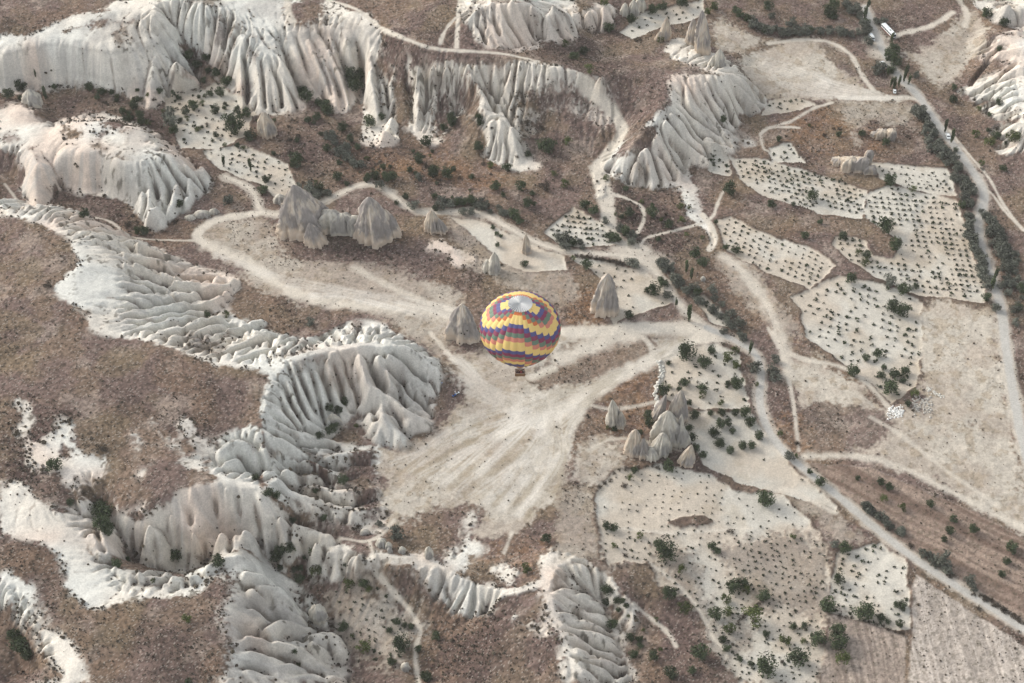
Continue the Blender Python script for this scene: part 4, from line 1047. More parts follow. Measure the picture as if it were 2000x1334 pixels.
def proto(k, v):
    if (k, v) in protos: return protos[k, v]
    s = v*7+ord(k)
    if k == 'p': cm = crown('crown', k, s, 760, .34, 1.55, 1.75, 16, .10); tm = trunkmesh(1.8, .07, s, 3, .1)
    elif k == 'o': cm = crown('crown', k, s, 720, 1.0, .72, .78, 15, .10); tm = trunkmesh(.9, .08, s)
    elif k == 'b': cm = crown('crown', k, s, 420, 1.0, .5, .45, 12, .08); tm = trunkmesh(.5, .06, s)
    elif k == 'g': cm = crown('crown', k, s, 560, .98, .75, .8, 13, .095); tm = trunkmesh(1.0, .07, s)
    else: cm = crown('crown', k, s, 1100, 1.0, .85, .95, 26, .095); tm = trunkmesh(1.1, .08, s)
    protos[k, v] = (cm, tm); return protos[k, v]
LMK = [("the hot air balloon", 1016, 650), ("the lone windowed rock cone", 905, 650), ("the big pointed rock", 600, 440), ("the dark streaked cone", 735, 440),
 ("the small cone", 845, 440), ("the tall rounded slab rock", 1180, 580), ("the jagged white rock", 1200, 810), ("the clustered rock cones", 1300, 830), ("the cluster's right end cone", 1340, 890),
 ("the grey egg shaped rock", 522, 250), ("the twin pinnacles", 1365, 60), ("the parked white bus", 1735, 60), ("the broken yellowish outcrop", 1670, 315), ("the rubble heap", 1750, 805),
 ("the smooth white dome hill", 220, 300), ("the upper left cliff", 150, 120), ("the upper left white fins", 640, 120), ("the fluted mesa cliff", 900, 180), ("the ribbed white hill", 1330, 270), ("the triangular vineyard", 1130, 440),
 ("the wide pale vineyard", 1560, 360), ("the large vineyard", 1800, 480), ("the slanting vineyard", 1510, 490), ("the broad vineyard", 1700, 640), ("the grey tree belt bend", 1930, 470), ("the white rib amphitheatre", 620, 780),
 ("the deep canyon on the left", 300, 1080), ("the bottom left gully", 50, 1260), ("the brown plateau", 200, 760), ("the shrubby hollow", 720, 1200), ("the pale knife ridge", 900, 1130), ("the sandy vineyard", 1350, 985), ("the scrubby sandy slope", 1450, 1150),
 ("the fan shaped field", 1700, 1140), ("the bottom right ploughed field", 1880, 1230), ("the striped ploughed slope", 1850, 1030), ("the river road bend", 1490, 720), ("the narrow garden strip", 1395, 610), ("the bottom white ribs", 1160, 1220),
 ("the right edge slopes", 1960, 160), ("the top hedge", 1600, 55), ("the upper road", 1800, 180), ("the bare soil yard", 1850, 800), ("the round bowl track", 450, 460), ("the dark scrub slope", 700, 300), ("the far vineyard", 1300, 40)]
buckets = {}
def locate(px, py, what, r):
    d = [(math.hypot(px-a, (py-b)*1.2), n, a, b) for n, a, b in LMK]; d0 = min(d)
    dx_, dy_ = px-d0[2], py-d0[3]
    if abs(dx_) > abs(dy_)*1.3: side = 'right of' if dx_ > 0 else 'left of'
    else: side = 'below' if dy_ > 0 else 'above'
    size = 'large ' if r >= 12 else ('small ' if r <= 6 else '')
    return size+what, side, d0[1], d0[0]
ORD = ['nearest', 'second nearest', 'third nearest', 'fourth nearest', 'fifth nearest', 'sixth nearest', 'seventh nearest', 'eighth nearest', 'ninth nearest', 'tenth nearest', 'eleventh nearest', 'twelfth nearest'] + ['%dth nearest' % i for i in range(13, 99)]
rt = random.Random(3); TRL = []
BELTS = ['1785,212 1812,245 1832,285 1872,330', '1868,342 1888,375 1886,410', '1890,425 1892,465 1912,505 1928,552', '1922,412 1945,445 1962,490 1972,530 1968,570', '1940,440 1965,480 1985,530 1990,600', '1470,45 1520,62 1600,60 1690,62', '1655,8 1690,50', '1282,508 1325,548 1360,580', '1370,590 1420,625 1450,660', '590,362 640,380', '870,395 925,392 1000,425', '1690,985 1760,1040', '1800,1075 1850,1110', '640,262 705,325', '1095,462 1140,480']
for ln in TREES.strip().splitlines():
    k = ln[0]
    for p in ln[2:].split():
        px, py, r = [float(v) for v in p.split(',')]; TRL.append((k, px, py, r*(1.18 if k == 'o' else (1.1 if k in 'dg' else 1))))
for bl in BELTS:
    P_ = dens(P2(bl), 9)
    for p in P_: TRL.append(('o', p[0]+rt.gauss(0, 4.5), p[1]+rt.gauss(0, 3.5), rt.uniform(6, 11)))
for p in dens(P2('1905,1160 1950,1180 2000,1215'), 8)+dens(P2('1640,1200 1700,1212 1760,1235'), 11)+dens(P2('1130,497 1215,512'), 8)+dens(P2('1440,1215 1495,1165'), 8)+dens(P2('1285,908 1210,915 1175,950'), 12): TRL.append(('b', p[0]+rt.gauss(0, 2), p[1]+rt.gauss(0, 1.5), rt.uniform(4.5, 7)))
for zx0, zy0, zx1, zy1, nn in ((320, 180, 480, 290, 26), (500, 230, 760, 360, 24), (760, 280, 1060, 400, 26), (1200, 380, 1400, 480, 12), (560, 1070, 800, 1300, 16), (200, 170, 320, 240, 14), (1850, 200, 1990, 420, 10), (1180, 1150, 1290, 1290, 8), (1500, 240, 1700, 300, 5)):
    for _ in range(nn): TRL.append((rt.choice('ddgb'), rt.uniform(zx0, zx1), rt.uniform(zy0, zy1), rt.uniform(3.5, 6.5)))
fx_ = np.array([t[1] for t in TRL]); fy_ = np.array([t[2]+(.62*t[3] if t[0] != 'p' else 0) for t in TRL])
tx, ty, tz = unproject(fx_, fy_)
info = []
for i, (k, px, py, r) in enumerate(TRL):
    what, side, lm, dd = locate(px, py, rt.choice(KIND[k][2]), r); buckets.setdefault((what, side, lm), []).append((dd, i))
labels = {}
for (what, side, lm), L in buckets.items():
    L.sort()
    for j, (dd, i) in enumerate(L): labels[i] = f"{what} {side} {lm}" + (f", {ORD[j]}" if len(L) > 1 else "")
GRP = {'d': 'dark green trees over the valley', 'o': 'silvery shrubs along tracks and road', 'g': 'light green shrubs over the valley', 'b': 'dry bushes on the slopes', 'p': 'slim poplars'}
for i, (k, px, py, r) in enumerate(TRL):
    cm, tm = proto(k, rt.randrange(5 if k in 'do' else 3))
    D_ = math.sqrt(tx[i]**2+ty[i]**2+(CAM_H-tz[i])**2); rw = r*D_/FPX*1.08
    root = empty(KIND[k][0], (tx[i], ty[i], tz[i]-.1), rt.uniform(0, 6.28)); s = rw*rt.uniform(.92, 1.1); root.scale = (s, s*rt.uniform(.85, 1.1), s*rt.uniform(.85, 1.2))
    if k == 'p': root.scale = (s*1.15, s*1.15, s*1.15)
    tag(root, labels[i], KIND[k][1], GRP[k])
    mesh_obj('crown', cm, root); mesh_obj('trunk', tm, root)
# ------------------------------------------------------------------ vines
def inside(px, py, poly):
    c = False; n = len(poly)
    for i in range(n):
        x1, y1 = poly[i]; x2, y2 = poly[(i+1) % n]
        if (y1 > py) != (y2 > py) and px < (x2-x1)*(py-y1)/(y2-y1)+x1: c = not c
    return c
VCFG = [  # field key, step along the row, step between rows, keep, size m, jitter, what
 ('wide pale vineyard', (12.5, 3), (3, 9.5), .97, 1.2, 2.0), ('small vineyard', (12, 1), (3, 10), .9, 1.3, 3), ('rounded vineyard', (13, 4), (4, 10), .7, 1.1, 4), ('strip vineyard', (12, 2), (5, 7.5), .95, .85, .7),
 ('large vineyard', (13, 1.2), (2.5, 10), .9, 1.1, .9), ('slanting vineyard', (13, 6), (-3, 9), .92, .95, 2), ('broad vineyard', (16, 5), (-2, 13), .68, 1.15, 4.5), ('green rows', (11, 1.2), (1.5, 10), .95, 1.2, 1.0),
 ('pale field beside', (17, 4), (-4, 15), .6, .75, 4), ('narrow garden', (12, 8), (-3, 8), .6, 1.0, 2), ('orchard above', (19, 3), (-4, 12), .5, 1.0, 5), ('orchard right', (40, 8), (-6, 30), .3, .8, 9),
 ('wide sandy', (16, 2), (-1.5, 12), .65, .55, 2.5), ('scrubby', (13, 3), (2, 11.5), .68, .72, 3), ('small fan', (13, 2), (-3, 11), .6, .95, 4), ('vineyard below the smooth', (14, 4), (-5, 11), .78, 1.0, 4),
 ('lower rows', (13, 4), (-2, 10), .86, .95, 2.4), ('far vineyard', (14, -5), (6, 9), .8, 1.0, 2), ('shrubby hollow', (17, 4), (3, 15), .5, .85, 6), ('tiny terrace', (12, 2), (3, 8), .8, 1.0, 3)]
vm = [crown('vine_bush', 'v', 900+i, 110, 1.0, .5, .48, 6, .2) for i in range(6)]
rv = random.Random(11); VL = []
for key, a, b_, keep, size, jit in VCFG:
    name = [k for k in FIELDS if k.startswith(key)][0]; poly = P2(FIELDS[name])
    cxp = sum(p[0] for p in poly)/len(poly); cyp = sum(p[1] for p in poly)/len(poly)
    for i in range(-40, 41):
        for j in range(-40, 41):
            x = cxp+i*a[0]+j*b_[0]; y = cyp+i*a[1]+j*b_[1]
            if abs(x-cxp) > 500 or abs(y-cyp) > 400: continue
            x += rv.gauss(0, jit*.55); y += rv.gauss(0, jit*.4)
            if not inside(x, y, poly) or rv.random() > keep*(.55+.9*float(vnoise(x, y, 45, 7))): continue
            if not (inside(x-5, y, poly) and inside(x+5, y, poly) and inside(x, y+4, poly) and inside(x, y-4, poly)): continue
            if any(math.hypot(x-t[1], y-t[2]) < t[3]*.95 for t in TRL): continue
            VL.append((x, y, size*rv.choice([.55, .75, .9, 1, 1, 1.15, 1.3]), name))
vx, vy, vz = unproject([v[0] for v in VL], [v[1] for v in VL])
dist_ = np.hypot(np.hypot(vx, vy), CAM_H-vz); big = np.array([v[2] for v in VL])/dist_
order = np.argsort(-big); single = set(order[:300].tolist())
stV = []; vcos = []
for mm in vm:
    c = np.zeros(len(mm.vertices)*3, np.float32); mm.vertices.foreach_get('co', c); vcos.append(c.reshape(-1, 3))
for i, (x, y, s, name) in enumerate(VL):
    k = rv.randrange(6); an = rv.uniform(0, 6.28); sx = s*rv.uniform(.9, 1.25); sy = s*rv.uniform(.7, 1.0)
    if i in single:
        o = mesh_obj('vine_bush', vm[k], None, (vx[i], vy[i], vz[i]-.05)); o.rotation_euler = (0, 0, an); o.scale = (sx, sy, s)
        tag(o, f"low dark green bush among the {name}" if name.startswith('green rows') else f"low dark green bush planted in the {name}", 'bush', 'low planted bushes')
        o['group'] = 'bushes of the '+name
    else:
        c = vcos[k][::1]; X_ = c[:, 0]*sx; Y_ = c[:, 1]*sy
        stV.append(np.stack([X_*math.cos(an)-Y_*math.sin(an)+vx[i], X_*math.sin(an)+Y_*math.cos(an)+vy[i], c[:, 2]*s+vz[i]-.05], 1))
V = np.concatenate(stV); o = mesh_obj('vine_rows', from_np('vine_rows', V, np.arange(len(V)).reshape(-1, 4), [LM['v']]))
tag(o, 'many smaller dark vine bushes dotted over the pale fields', 'vines', kind='stuff')
# ------------------------------------------------------------------ tussocks and low scrub (nobody could count them)
dens_ = (1-flat)*(1-plough*.6)*(.16+.5*sstep(.5, .7, f20)) * (1-bare*.93)*(1-ruts)
edge = np.clip(blur(1-tuff, 3)-.0, 0, 1); dens_ = dens_*np.where(tuff > .5, 1.6*sstep(.06, .4, edge)*sstep(.42, .6, f5), 1)
dens_ += scrub*.35*(1-flat)+dark*.15*(1-flat)
vis = (FY > 285) & (FY < 828)
pick = np.nonzero((rs.rand(*FX.shape) < dens_*.24) & vis); M_ = min(len(pick[0]), 110000); sel = rs.permutation(len(pick[0]))[:M_]
pi_, pj_ = pick[0][sel], pick[1][sel]; bx = FX[pi_, pj_]+rs.uniform(-.2, .2, M_); by = FY[pi_, pj_]+rs.uniform(-.2, .2, M_); bz = H[pi_, pj_]
sz = (rs.gamma(2.2, .075, M_)+.09)*np.where(tuff[pi_, pj_] > .3, 1.7, 1.0)*np.where(dark[pi_, pj_] > .3, 1.35, 1.0)
Q = []; 
for q_ in range(5):
    n = rs.normal(size=(M_, 3)); n[:, 2] = np.abs(n[:, 2])+.3; n /= np.linalg.norm(n, axis=1)[:, None]
    t = np.cross(n, rs.normal(size=(M_, 3))); t /= np.linalg.norm(t, axis=1)[:, None]; b2 = np.cross(n, t)
    c = np.stack([bx, by, bz+sz*.3], 1)+n*sz[:, None]*.45; L = sz[:, None]*.75
    Q.append(np.stack([c-t*L, c-b2*L*.8, c+t*L, c+b2*L*.8], 1))
V = np.stack(Q, 1).reshape(-1, 3)
SC1 = leafmat('steppe_scrub', (.060, .048, .036), (.13, .11, .08), .25)
o = mesh_obj('low_scrub', from_np('low_scrub', V, np.arange(len(V)).reshape(-1, 4), [SC1])); tag(o, 'low dry tussocks and scrub scattered over the steppe and gullies', 'scrub', kind='stuff')
# ------------------------------------------------------------------ rock cones and outcrops
def rockmat(name, pale, warm, grey, grey_amt):
    m_, t_, b_ = mat(name, .95, .08); g_ = N(t_, 'ShaderNodeTexCoord'); L = t_.links.new
    mp = N(t_, 'ShaderNodeMapping'); mp.inputs['Scale'].default_value = (1, 1, .35); L(g_.outputs['Object'], mp.inputs[0])
    n1_ = N(t_, 'ShaderNodeTexNoise'); n1_.inputs['Scale'].default_value = .22; n1_.inputs['Detail'].default_value = 5; L(mp.outputs[0], n1_.inputs['Vector'])
    n2_ = N(t_, 'ShaderNodeTexNoise'); n2_.inputs['Scale'].default_value = 1.2; n2_.inputs['Detail'].default_value = 6; L(mp.outputs[0], n2_.inputs['Vector'])
    mp2 = N(t_, 'ShaderNodeMapping'); mp2.inputs['Scale'].default_value = (1, 1, .12); L(g_.outputs['Object'], mp2.inputs[0])
    n3_ = N(t_, 'ShaderNodeTexNoise'); n3_.inputs['Scale'].default_value = .9; n3_.inputs['Detail'].default_value = 3; L(mp2.outputs[0], n3_.inputs['Vector'])
    r1 = N(t_, 'ShaderNodeMapRange'); r1.inputs[1].default_value = .56-grey_amt*.2; r1.inputs[2].default_value = .66-grey_amt*.2; L(n1_.outputs[0], r1.inputs[0])
    r2 = N(t_, 'ShaderNodeMapRange'); r2.inputs[1].default_value = .4; r2.inputs[2].default_value = .65; L(n2_.outputs[0], r2.inputs[0])
    x1 = N(t_, 'ShaderNodeMix', data_type='RGBA'); x1.inputs[6].default_value = (*pale, 1); x1.inputs[7].default_value = (*warm, 1); L(r2.outputs[0], x1.inputs[0])
    x2 = N(t_, 'ShaderNodeMix', data_type='RGBA'); x2.inputs[7].default_value = (*grey, 1); L(x1.outputs[2], x2.inputs[6]); L(r1.outputs[0], x2.inputs[0])
    r3 = N(t_, 'ShaderNodeMapRange'); r3.inputs[1].default_value = .35; r3.inputs[2].default_value = .65; r3.inputs[3].default_value = .9; r3.inputs[4].default_value = 1.12; L(n3_.outputs[0], r3.inputs[0])
    x3 = N(t_, 'ShaderNodeMix', data_type='RGBA', blend_type='MULTIPLY'); x3.inputs[0].default_value = 1; L(x2.outputs[2], x3.inputs[6]); L(r3.outputs[0], x3.inputs[7]); gz = N(t_, 'ShaderNodeSeparateXYZ'); L(g_.outputs['Generated'], gz.inputs[0])
    az = N(t_, 'ShaderNodeMath', operation='ADD'); L(gz.outputs[2], az.inputs[0]); nz_ = N(t_, 'ShaderNodeMath', operation='MULTIPLY'); nz_.inputs[1].default_value = .5; L(n1_.outputs[0], nz_.inputs[0]); L(nz_.outputs[0], az.inputs[1])
    rz_ = N(t_, 'ShaderNodeMapRange'); rz_.inputs[1].default_value = .44; rz_.inputs[2].default_value = .58; L(az.outputs[0], rz_.inputs[0])   # undercut, freshly worn pale foot of the rock
    x4 = N(t_, 'ShaderNodeMix', data_type='RGBA'); x4.inputs[6].default_value = (*[min(1, q*1.12) for q in warm], 1); L(x3.outputs[2], x4.inputs[7]); L(rz_.outputs[0], x4.inputs[0]); L(x4.outputs[2], b_.inputs['Base Color'])
    bp_ = N(t_, 'ShaderNodeBump'); bp_.inputs['Strength'].default_value = .6; bp_.inputs['Distance'].default_value = .4; L(n2_.outputs[0], bp_.inputs['Height']); L(bp_.outputs[0], b_.inputs['Normal'])
    return m_
RK_GREY = rockmat('streaked_tuff', (.52, .48, .42), (.50, .425, .345), (.28, .26, .245), .8)
RK_WARM = rockmat('warm_tuff', (.50, .45, .37), (.46, .38, .30), (.29, .27, .25), .4)
RK_PALE = rockmat('pale_tuff', (.52, .50, .44), (.46, .43, .37), (.30, .29, .27), .4)
HOLE = simple('window_shade', (.03, .025, .02), .95)
def rock_mesh(lobes, seed, mtl, res=.38, holes=()):
    """lobes: (x, y, height, rx, ry, power, lean x, lean y); a closed height surface over the footprint"""
    x0 = min(l[0]-l[3] for l in lobes)-1.5; x1 = max(l[0]+l[3] for l in lobes)+1.5; y0 = min(l[1]-l[4] for l in lobes)-1.5; y1 = max(l[1]+l[4] for l in lobes)+1.5
    # polar-ish solid: sweep rings of the union of lobes by height level
    V = []; F = []; base = 0
    for li, (lx, ly, h, rx, ry, pw, ax, ay) in enumerate(lobes):
        nl, na = 26, 56
        P = np.zeros((nl+1, na, 3)); th = np.arange(na)/na*2*math.pi
        for i in range(nl+1):
            t = i/nl; zz = h*t; rad = (1-t**pw)**(1/1.35) if i < nl else .015
            cxn, cyn = np.cos(th), np.sin(th)
            fl = fbm(cxn*2.6+li*5+seed, cyn*2.6+zz*.03, .55, 4, seed)-.5
            fine = fbm(cxn*6+seed, cyn*6+zz*.35, .5, 3, seed+5)-.5
            gl = np.abs(fbm(cxn*3+seed*2, cyn*3+t*.35, .6, 2, seed+9)-.5)
            fc_ = np.abs(((th*3.2/math.pi+seed*.37+2.2*(fbm(cxn*2+seed, cyn*2+t*.4, .8, 2, seed+2)-.5)) % 1)-.5)*2
            k = rad*(1+.95*fl+.3*fine+.22*(fc_-.5)) - np.exp(-(gl/.04)**2)*.13*rad*(.3+t)
            if pw >= 6: k = k*np.maximum(np.abs(cxn), np.abs(cyn))**-.75*.85
            P[i, :, 0] = lx+rx*k*cxn+ax*t; P[i, :, 1] = ly+ry*k*cyn+ay*t
            P[i, :, 2] = zz+h*.05*fine*(t > 0)*(1-t) - (1.8 if i == 0 else 0)
        s = len(V); V += list(P.reshape(-1, 3))
        for i in range(nl):
            for j in range(na): F.append((base+i*na+j, base+i*na+(j+1) % na, base+(i+1)*na+(j+1) % na, base+(i+1)*na+j))
        V.append(P[nl].mean(0)+np.array([0, 0, .15])); c = base+(nl+1)*na
        for j in range(na): F.append((base+nl*na+j, base+nl*na+(j+1) % na, c, c))
        base = len(V)
    bm = bmesh.new(); vs = [bm.verts.new(v) for v in V]
    for f in F:
        f = f[:3] if f[2] == f[3] else f
        fc = bm.faces.new([vs[q] for q in f]); fc.smooth = True
    m_ = bpy.data.meshes.new('rock'); bm.to_mesh(m_); bm.free(); m_.materials.append(mtl)
    return m_
# name, label, category, material, lobes: base px, base py, apex dx px, image height px, half width px, depth ratio, power
ROCKS = [
 ('rock_cone', 'big pointed tuff cone with dark streaks at the left end of the pale saddle', 'rock', 'G', [(598, 462, -14, 94, 46, .6, 1.5), (566, 462, -2, 42, 24, .7, 1.3), (618, 480, -8, 42, 21, .7, 1.5), (640, 445, -18, 55, 24, .7, 1.1)]),
 ('rock_saddle', 'smooth pale saddle of rock between the two big cones', 'rock', 'P', [(648, 458, 0, 44, 26, .5, 7), (672, 460, 0, 40, 26, .45, 7), (697, 462, 0, 38, 22, .45, 7)]),
 ('rock_cone', 'dark streaked tuff cone at the right end of the pale saddle', 'rock', 'G', [(733, 474, -6, 86, 33, .75, 2.0), (766, 462, -10, 52, 20, .7, 1.4), (708, 468, 4, 40, 16, .7, 1.4)]),
 ('rock_cone', 'small pointed cone of pale tuff beside the curving track', 'rock', 'W', [(844, 452, 0, 40, 16, .8, 1.6), (862, 454, -4, 26, 12, .8, 1.4)]),
 ('boulder', 'grey egg shaped rock on the dark scrub slope', 'rock', 'W', [(524, 265, -4, 42, 18, .8, 2.0)]),
 ('rock_cone', 'lone pointed rock cone with small dark window holes left of the balloon', 'rock', 'G', [(906, 664, -2, 72, 29, .7, 1.7), (925, 664, -8, 44, 12, .9, 1.6)]),
 ('rock_tower', 'tall rounded slab of grey tuff standing in the pale field', 'rock', 'G', [(1179, 612, 4, 80, 24, .7, 2.2), (1192, 610, 0, 56, 16, .8, 2)]),
 ('rock_pinnacle', 'small pale pinnacle on the edge above the bowl', 'rock', 'P', [(966, 533, 0, 42, 12, .9, 1.5), (952, 528, 0, 20, 12, .9, 1.6)]),
 ('rock_pinnacle', 'thin pale pinnacle in the pale strip field', 'rock', 'W', [(1029, 494, -2, 38, 9, .9, 1.7)]),
 ('jagged_rock', 'jagged white rock standing alone on the brown slope', 'rock', 'P', [(1200, 832, -7, 58, 13, .8, 2.0), (1211, 834, 0, 34, 9, .9, 1.8), (1190, 828, 0, 34, 8, .9, 1.8)]),
 ('rock_cone', 'leaning thin cone at the upper left of the rock cluster', 'rock', 'G', [(1282, 822, 14, 58, 13, .8, 1.3)]),
 ('rock_cone', 'tall brown backed cone at the upper right of the rock cluster', 'rock', 'G', [(1324, 822, 0, 66, 18, .8, 1.7)]),
 ('rock_cone', 'broad central cone of the rock cluster with a thin spire on its shoulder', 'rock', 'P', [(1303, 866, -4, 68, 30, .7, 1.5), (1328, 862, -2, 62, 10, .9, 1.2), (1326, 868, 2, 40, 17, .8, 1.6)]),
 ('rock_cone', 'blunt grey rock at the lower left of the rock cluster', 'rock', 'W', [(1236, 888, 2, 56, 16, .8, 1.8), (1254, 892, 0, 40, 14, .8, 1.7)]),
 ('rock_cone', 'rounded rock at the lower middle of the rock cluster', 'rock', 'P', [(1290, 888, 2, 46, 20, .7, 1.7), (1272, 895, 0, 22, 16, .8, 1.7)]),
 ('rock_cone', 'narrow cone at the right end of the rock cluster above the ditch', 'rock', 'W', [(1338, 908, 9, 44, 15, .8, 1.4)]),
 ('rock_pinnacle', 'taller of the twin grey pinnacles on the upper ridge', 'rock', 'G', [(1372, 104, -8, 76, 15, .8, 2.0)]),
 ('rock_pinnacle', 'shorter of the twin grey pinnacles on the upper ridge', 'rock', 'G', [(1352, 88, -2, 46, 14, .8, 1.4)]),
 ('rock_pinnacle', 'separate warm coloured spire left of the twin pinnacles', 'rock', 'W', [(1298, 78, 2, 40, 11, .8, 1.4), (1288, 80, 0, 18, 9, .9, 1.4)]),
 ('rock_cone', 'white cone at the end of the upper ridge', 'rock', 'P', [(1404, 134, -2, 34, 13, .8, 1.6), (1392, 132, 0, 22, 10, .9, 1.6)]),
 ('rock_cone', 'white cone beside the far vineyard', 'rock', 'P', [(1236, 34, 0, 30, 12, .8, 1.5), (1220, 30, 0, 26, 10, .9, 1.5), (1250, 20, 0, 22, 10, .9, 1.5)]),
 ('outcrop', 'square topped outcrop with a dark cave below the far meadow', 'rock', 'W', [(1738, 274, 2, 19, 10, .8, 9), (1722, 271, 0, 13, 13, .7, 8), (1708, 268, 0, 6, 9, .7, 6)]),
 ('outcrop', 'broken yellowish outcrop above the large vineyard', 'rock', 'W', [(1660, 334, 0, 22, 19, .6, 9), (1682, 336, 0, 26, 15, .6, 9), (1692, 326, 2, 32, 8, .8, 12), (1638, 322, 0, 10, 15, .7, 6), (1698, 340, 0, 14, 12, .7, 8)]),
 ('boulder', 'small white dome of rock at the foot of the bottom hollow', 'rock', 'P', [(792, 1308, 0, 14, 9, .9, 2.2)]),
 ('boulder', 'angular white boulder below the round bottom cliffs', 'rock', 'P', [(622, 1206, -2, 26, 16, .8, 2.4)]),
 ('boulder', 'low pale rock on the upper left valley floor', 'rock', 'P', [(62, 206, 0, 26, 18, .8, 1.6)]),
 ('boulder', 'rounded white rock left of the pair on the knife ridge', 'rock', 'P', [(745, 1066, 0, 14, 10, .9, 2.2)]),
 ('boulder', 'two lobed white rock on the knife ridge path', 'rock', 'P', [(759, 1072, 0, 16, 6, .9, 2.2), (761, 1078, 0, 10, 5, .9, 2.2)]),
 ('boulder', 'white hump of rock right of the path on the knife ridge', 'rock', 'P', [(786, 1080, 0, 14, 7, .9, 2.0)]),
 ('boulder', 'tall white hump above the pale knife ridge', 'rock', 'P', [(838, 1088, 0, 24, 9, .9, 2.0)]),
 ('boulder', 'white rock lying at the end of the amphitheatre', 'rock', 'P', [(713, 1044, 0, 10, 9, .6, 2.2)]),
 ('boulder', 'pale boulder in the dark slope under the small cone', 'rock', 'P', [(547, 396, 0, 14, 12, .8, 2.2)]),
 ('boulder', 'white rock in the hollow of the amphitheatre', 'rock', 'P', [(655, 830, -3, 22, 14, .6, 1.8)]),
 ('boulder', 'low white rocks beside the silvery shrub by the round track', 'rock', 'P', [(395, 425, 0, 10, 16, .5, 2.2), (418, 419, 0, 9, 10, .6, 2.2), (372, 430, 0, 8, 10, .6, 2.2)]),
 ('boulder', 'white stone on the scree right of the river road bend', 'rock', 'P', [(1373, 548, 0, 8, 5, .9, 2)]),
]
MM = {'G': RK_GREY, 'W': RK_WARM, 'P': RK_PALE}
for ri, (nm, lab, cat, mk, lobes) in enumerate(ROCKS):
    bxp, byp = lobes[0][0], lobes[0][1]; X_, Y_, Z_ = [float(v[0]) for v in unproject(bxp, byp-lobes[0][4]*.25)]
    out = []
    sc_ = math.sqrt(X_*X_+Y_*Y_+(CAM_H-Z_)**2)/FPX
    for (px, py, adx, hh, hw, dr, pw) in lobes:
        a_, b_, c_ = [float(v[0]) for v in unproject(px, py-hw*.25)]
        out.append((a_-X_, b_-Y_, hh*sc_/CT*.86, hw*sc_, hw*sc_*dr*1.15, pw, adx*sc_, 0))
    m_ = rock_mesh(out, 20+ri*3, MM[mk]); o = mesh_obj(nm, m_, None, (X_, Y_, Z_)); tag(o, lab, cat)
    if 'window holes' in lab:
        h_, rx = out[0][2], out[0][3]
        for (fx2, fz) in ((-.30, .12), (-.05, .38), (.30, .42), (.10, .30)):
            x_ = fx2*rx; zz = fz*h_; t = zz/h_
            # find the surface in front (towards the camera)
            best = min((v.co for v in m_.vertices if abs(v.co.x-x_) < .6 and abs(v.co.z-zz) < 1.0), key=lambda c: c.y, default=None)
            if best is None: continue
            bm = bmesh.new(); bmesh.ops.create_uvsphere(bm, u_segments=10, v_segments=6, radius=.36)
            for v in bm.verts: v.co = Vector((v.co.x*.9, v.co.y*.4, v.co.z*1.3))
            hm = bpy.data.meshes.new('hole'); bm.to_mesh(hm); bm.free(); hm.materials.append(HOLE)
            mesh_obj('window_hole', hm, o, (best.x, best.y, best.z))
# rubble wall and rubble heaps
def stones(name, pts, smin, smax, mtl, label, cat, kind=None, flat_=.6, seed=1):
    r_ = random.Random(seed); V = []; F = []
    ico = bmesh.new(); bmesh.ops.create_icosphere(ico, subdivisions=1, radius=1); iv = [v.co.copy() for v in ico.verts]; ifc = [[v.index for v in f.verts] for f in ico.faces]; ico.free()
    px_, py_ = [p[0] for p in pts], [p[1] for p in pts]; x, y, z = unproject(px_, py_)
    for k in range(len(pts)):
        s = r_.uniform(smin, smax); sx, sy, sz_ = s*r_.uniform(.7, 1.3), s*r_.uniform(.7, 1.3), s*flat_*r_.uniform(.7, 1.3); b0 = len(V); an = r_.uniform(0, 3.1)
        for c in iv:
            q = c*(1+r_.uniform(-.18, .18)); X_, Y_ = q.x*sx, q.y*sy
            V.append((x[k]+X_*math.cos(an)-Y_*math.sin(an), y[k]+X_*math.sin(an)+Y_*math.cos(an), z[k]+q.z*sz_+sz_*.4))
        F += [[b0+i for i in f] for f in ifc]
    o = mesh_obj(name, from_np(name, V, F, [mtl])); tag(o, label, cat, kind=kind); return o
WHITE_ST = simple('white_stone', (.54, .53, .48), .9); GREY_ST = simple('grey_stone', (.42, .40, .36), .95)
rg = random.Random(8); wp = smoothline(P2("1286,706 1292,718 1294,732 1288,745 1282,758 1280,772 1284,785 1282,800"), False, 10)
stones('stone_wall', [(p[0]+rg.uniform(-4, 4), p[1]+rg.uniform(-2, 2)) for p in wp for _ in range(2)], .35, .8, WHITE_ST, 'loose dry wall of white boulders along the left side of the orchard', 'wall', seed=2)
stones('rubble_heap', [(rg.uniform(1733, 1764), rg.gauss(806, 5.5)) for _ in range(130)], .25, .6, simple('plaster_rubble', (.66, .66, .63), .8), 'heap of bright white rubble dumped at the tip of the broad vineyard', 'rubble', kind='stuff', flat_=.4, seed=3)
stones('rubble_heap', [(1790+rg.uniform(-8, 30)+i*.0, 792+rg.gauss(0, 9)) for i in range(130)], .2, .6, GREY_ST, 'grey stones and earth tipped beside the white rubble heap', 'rubble', kind='stuff', flat_=.5, seed=4)
stones('scattered_stones', [(1808+t*.5+rg.gauss(0, 3), 757+t*.28+rg.gauss(0, 2)) for t in range(0, 70)], .2, .5, WHITE_ST, 'streak of white stones on the bare yard above the rubble heap', 'rubble', kind='stuff', flat_=.4, seed=5)
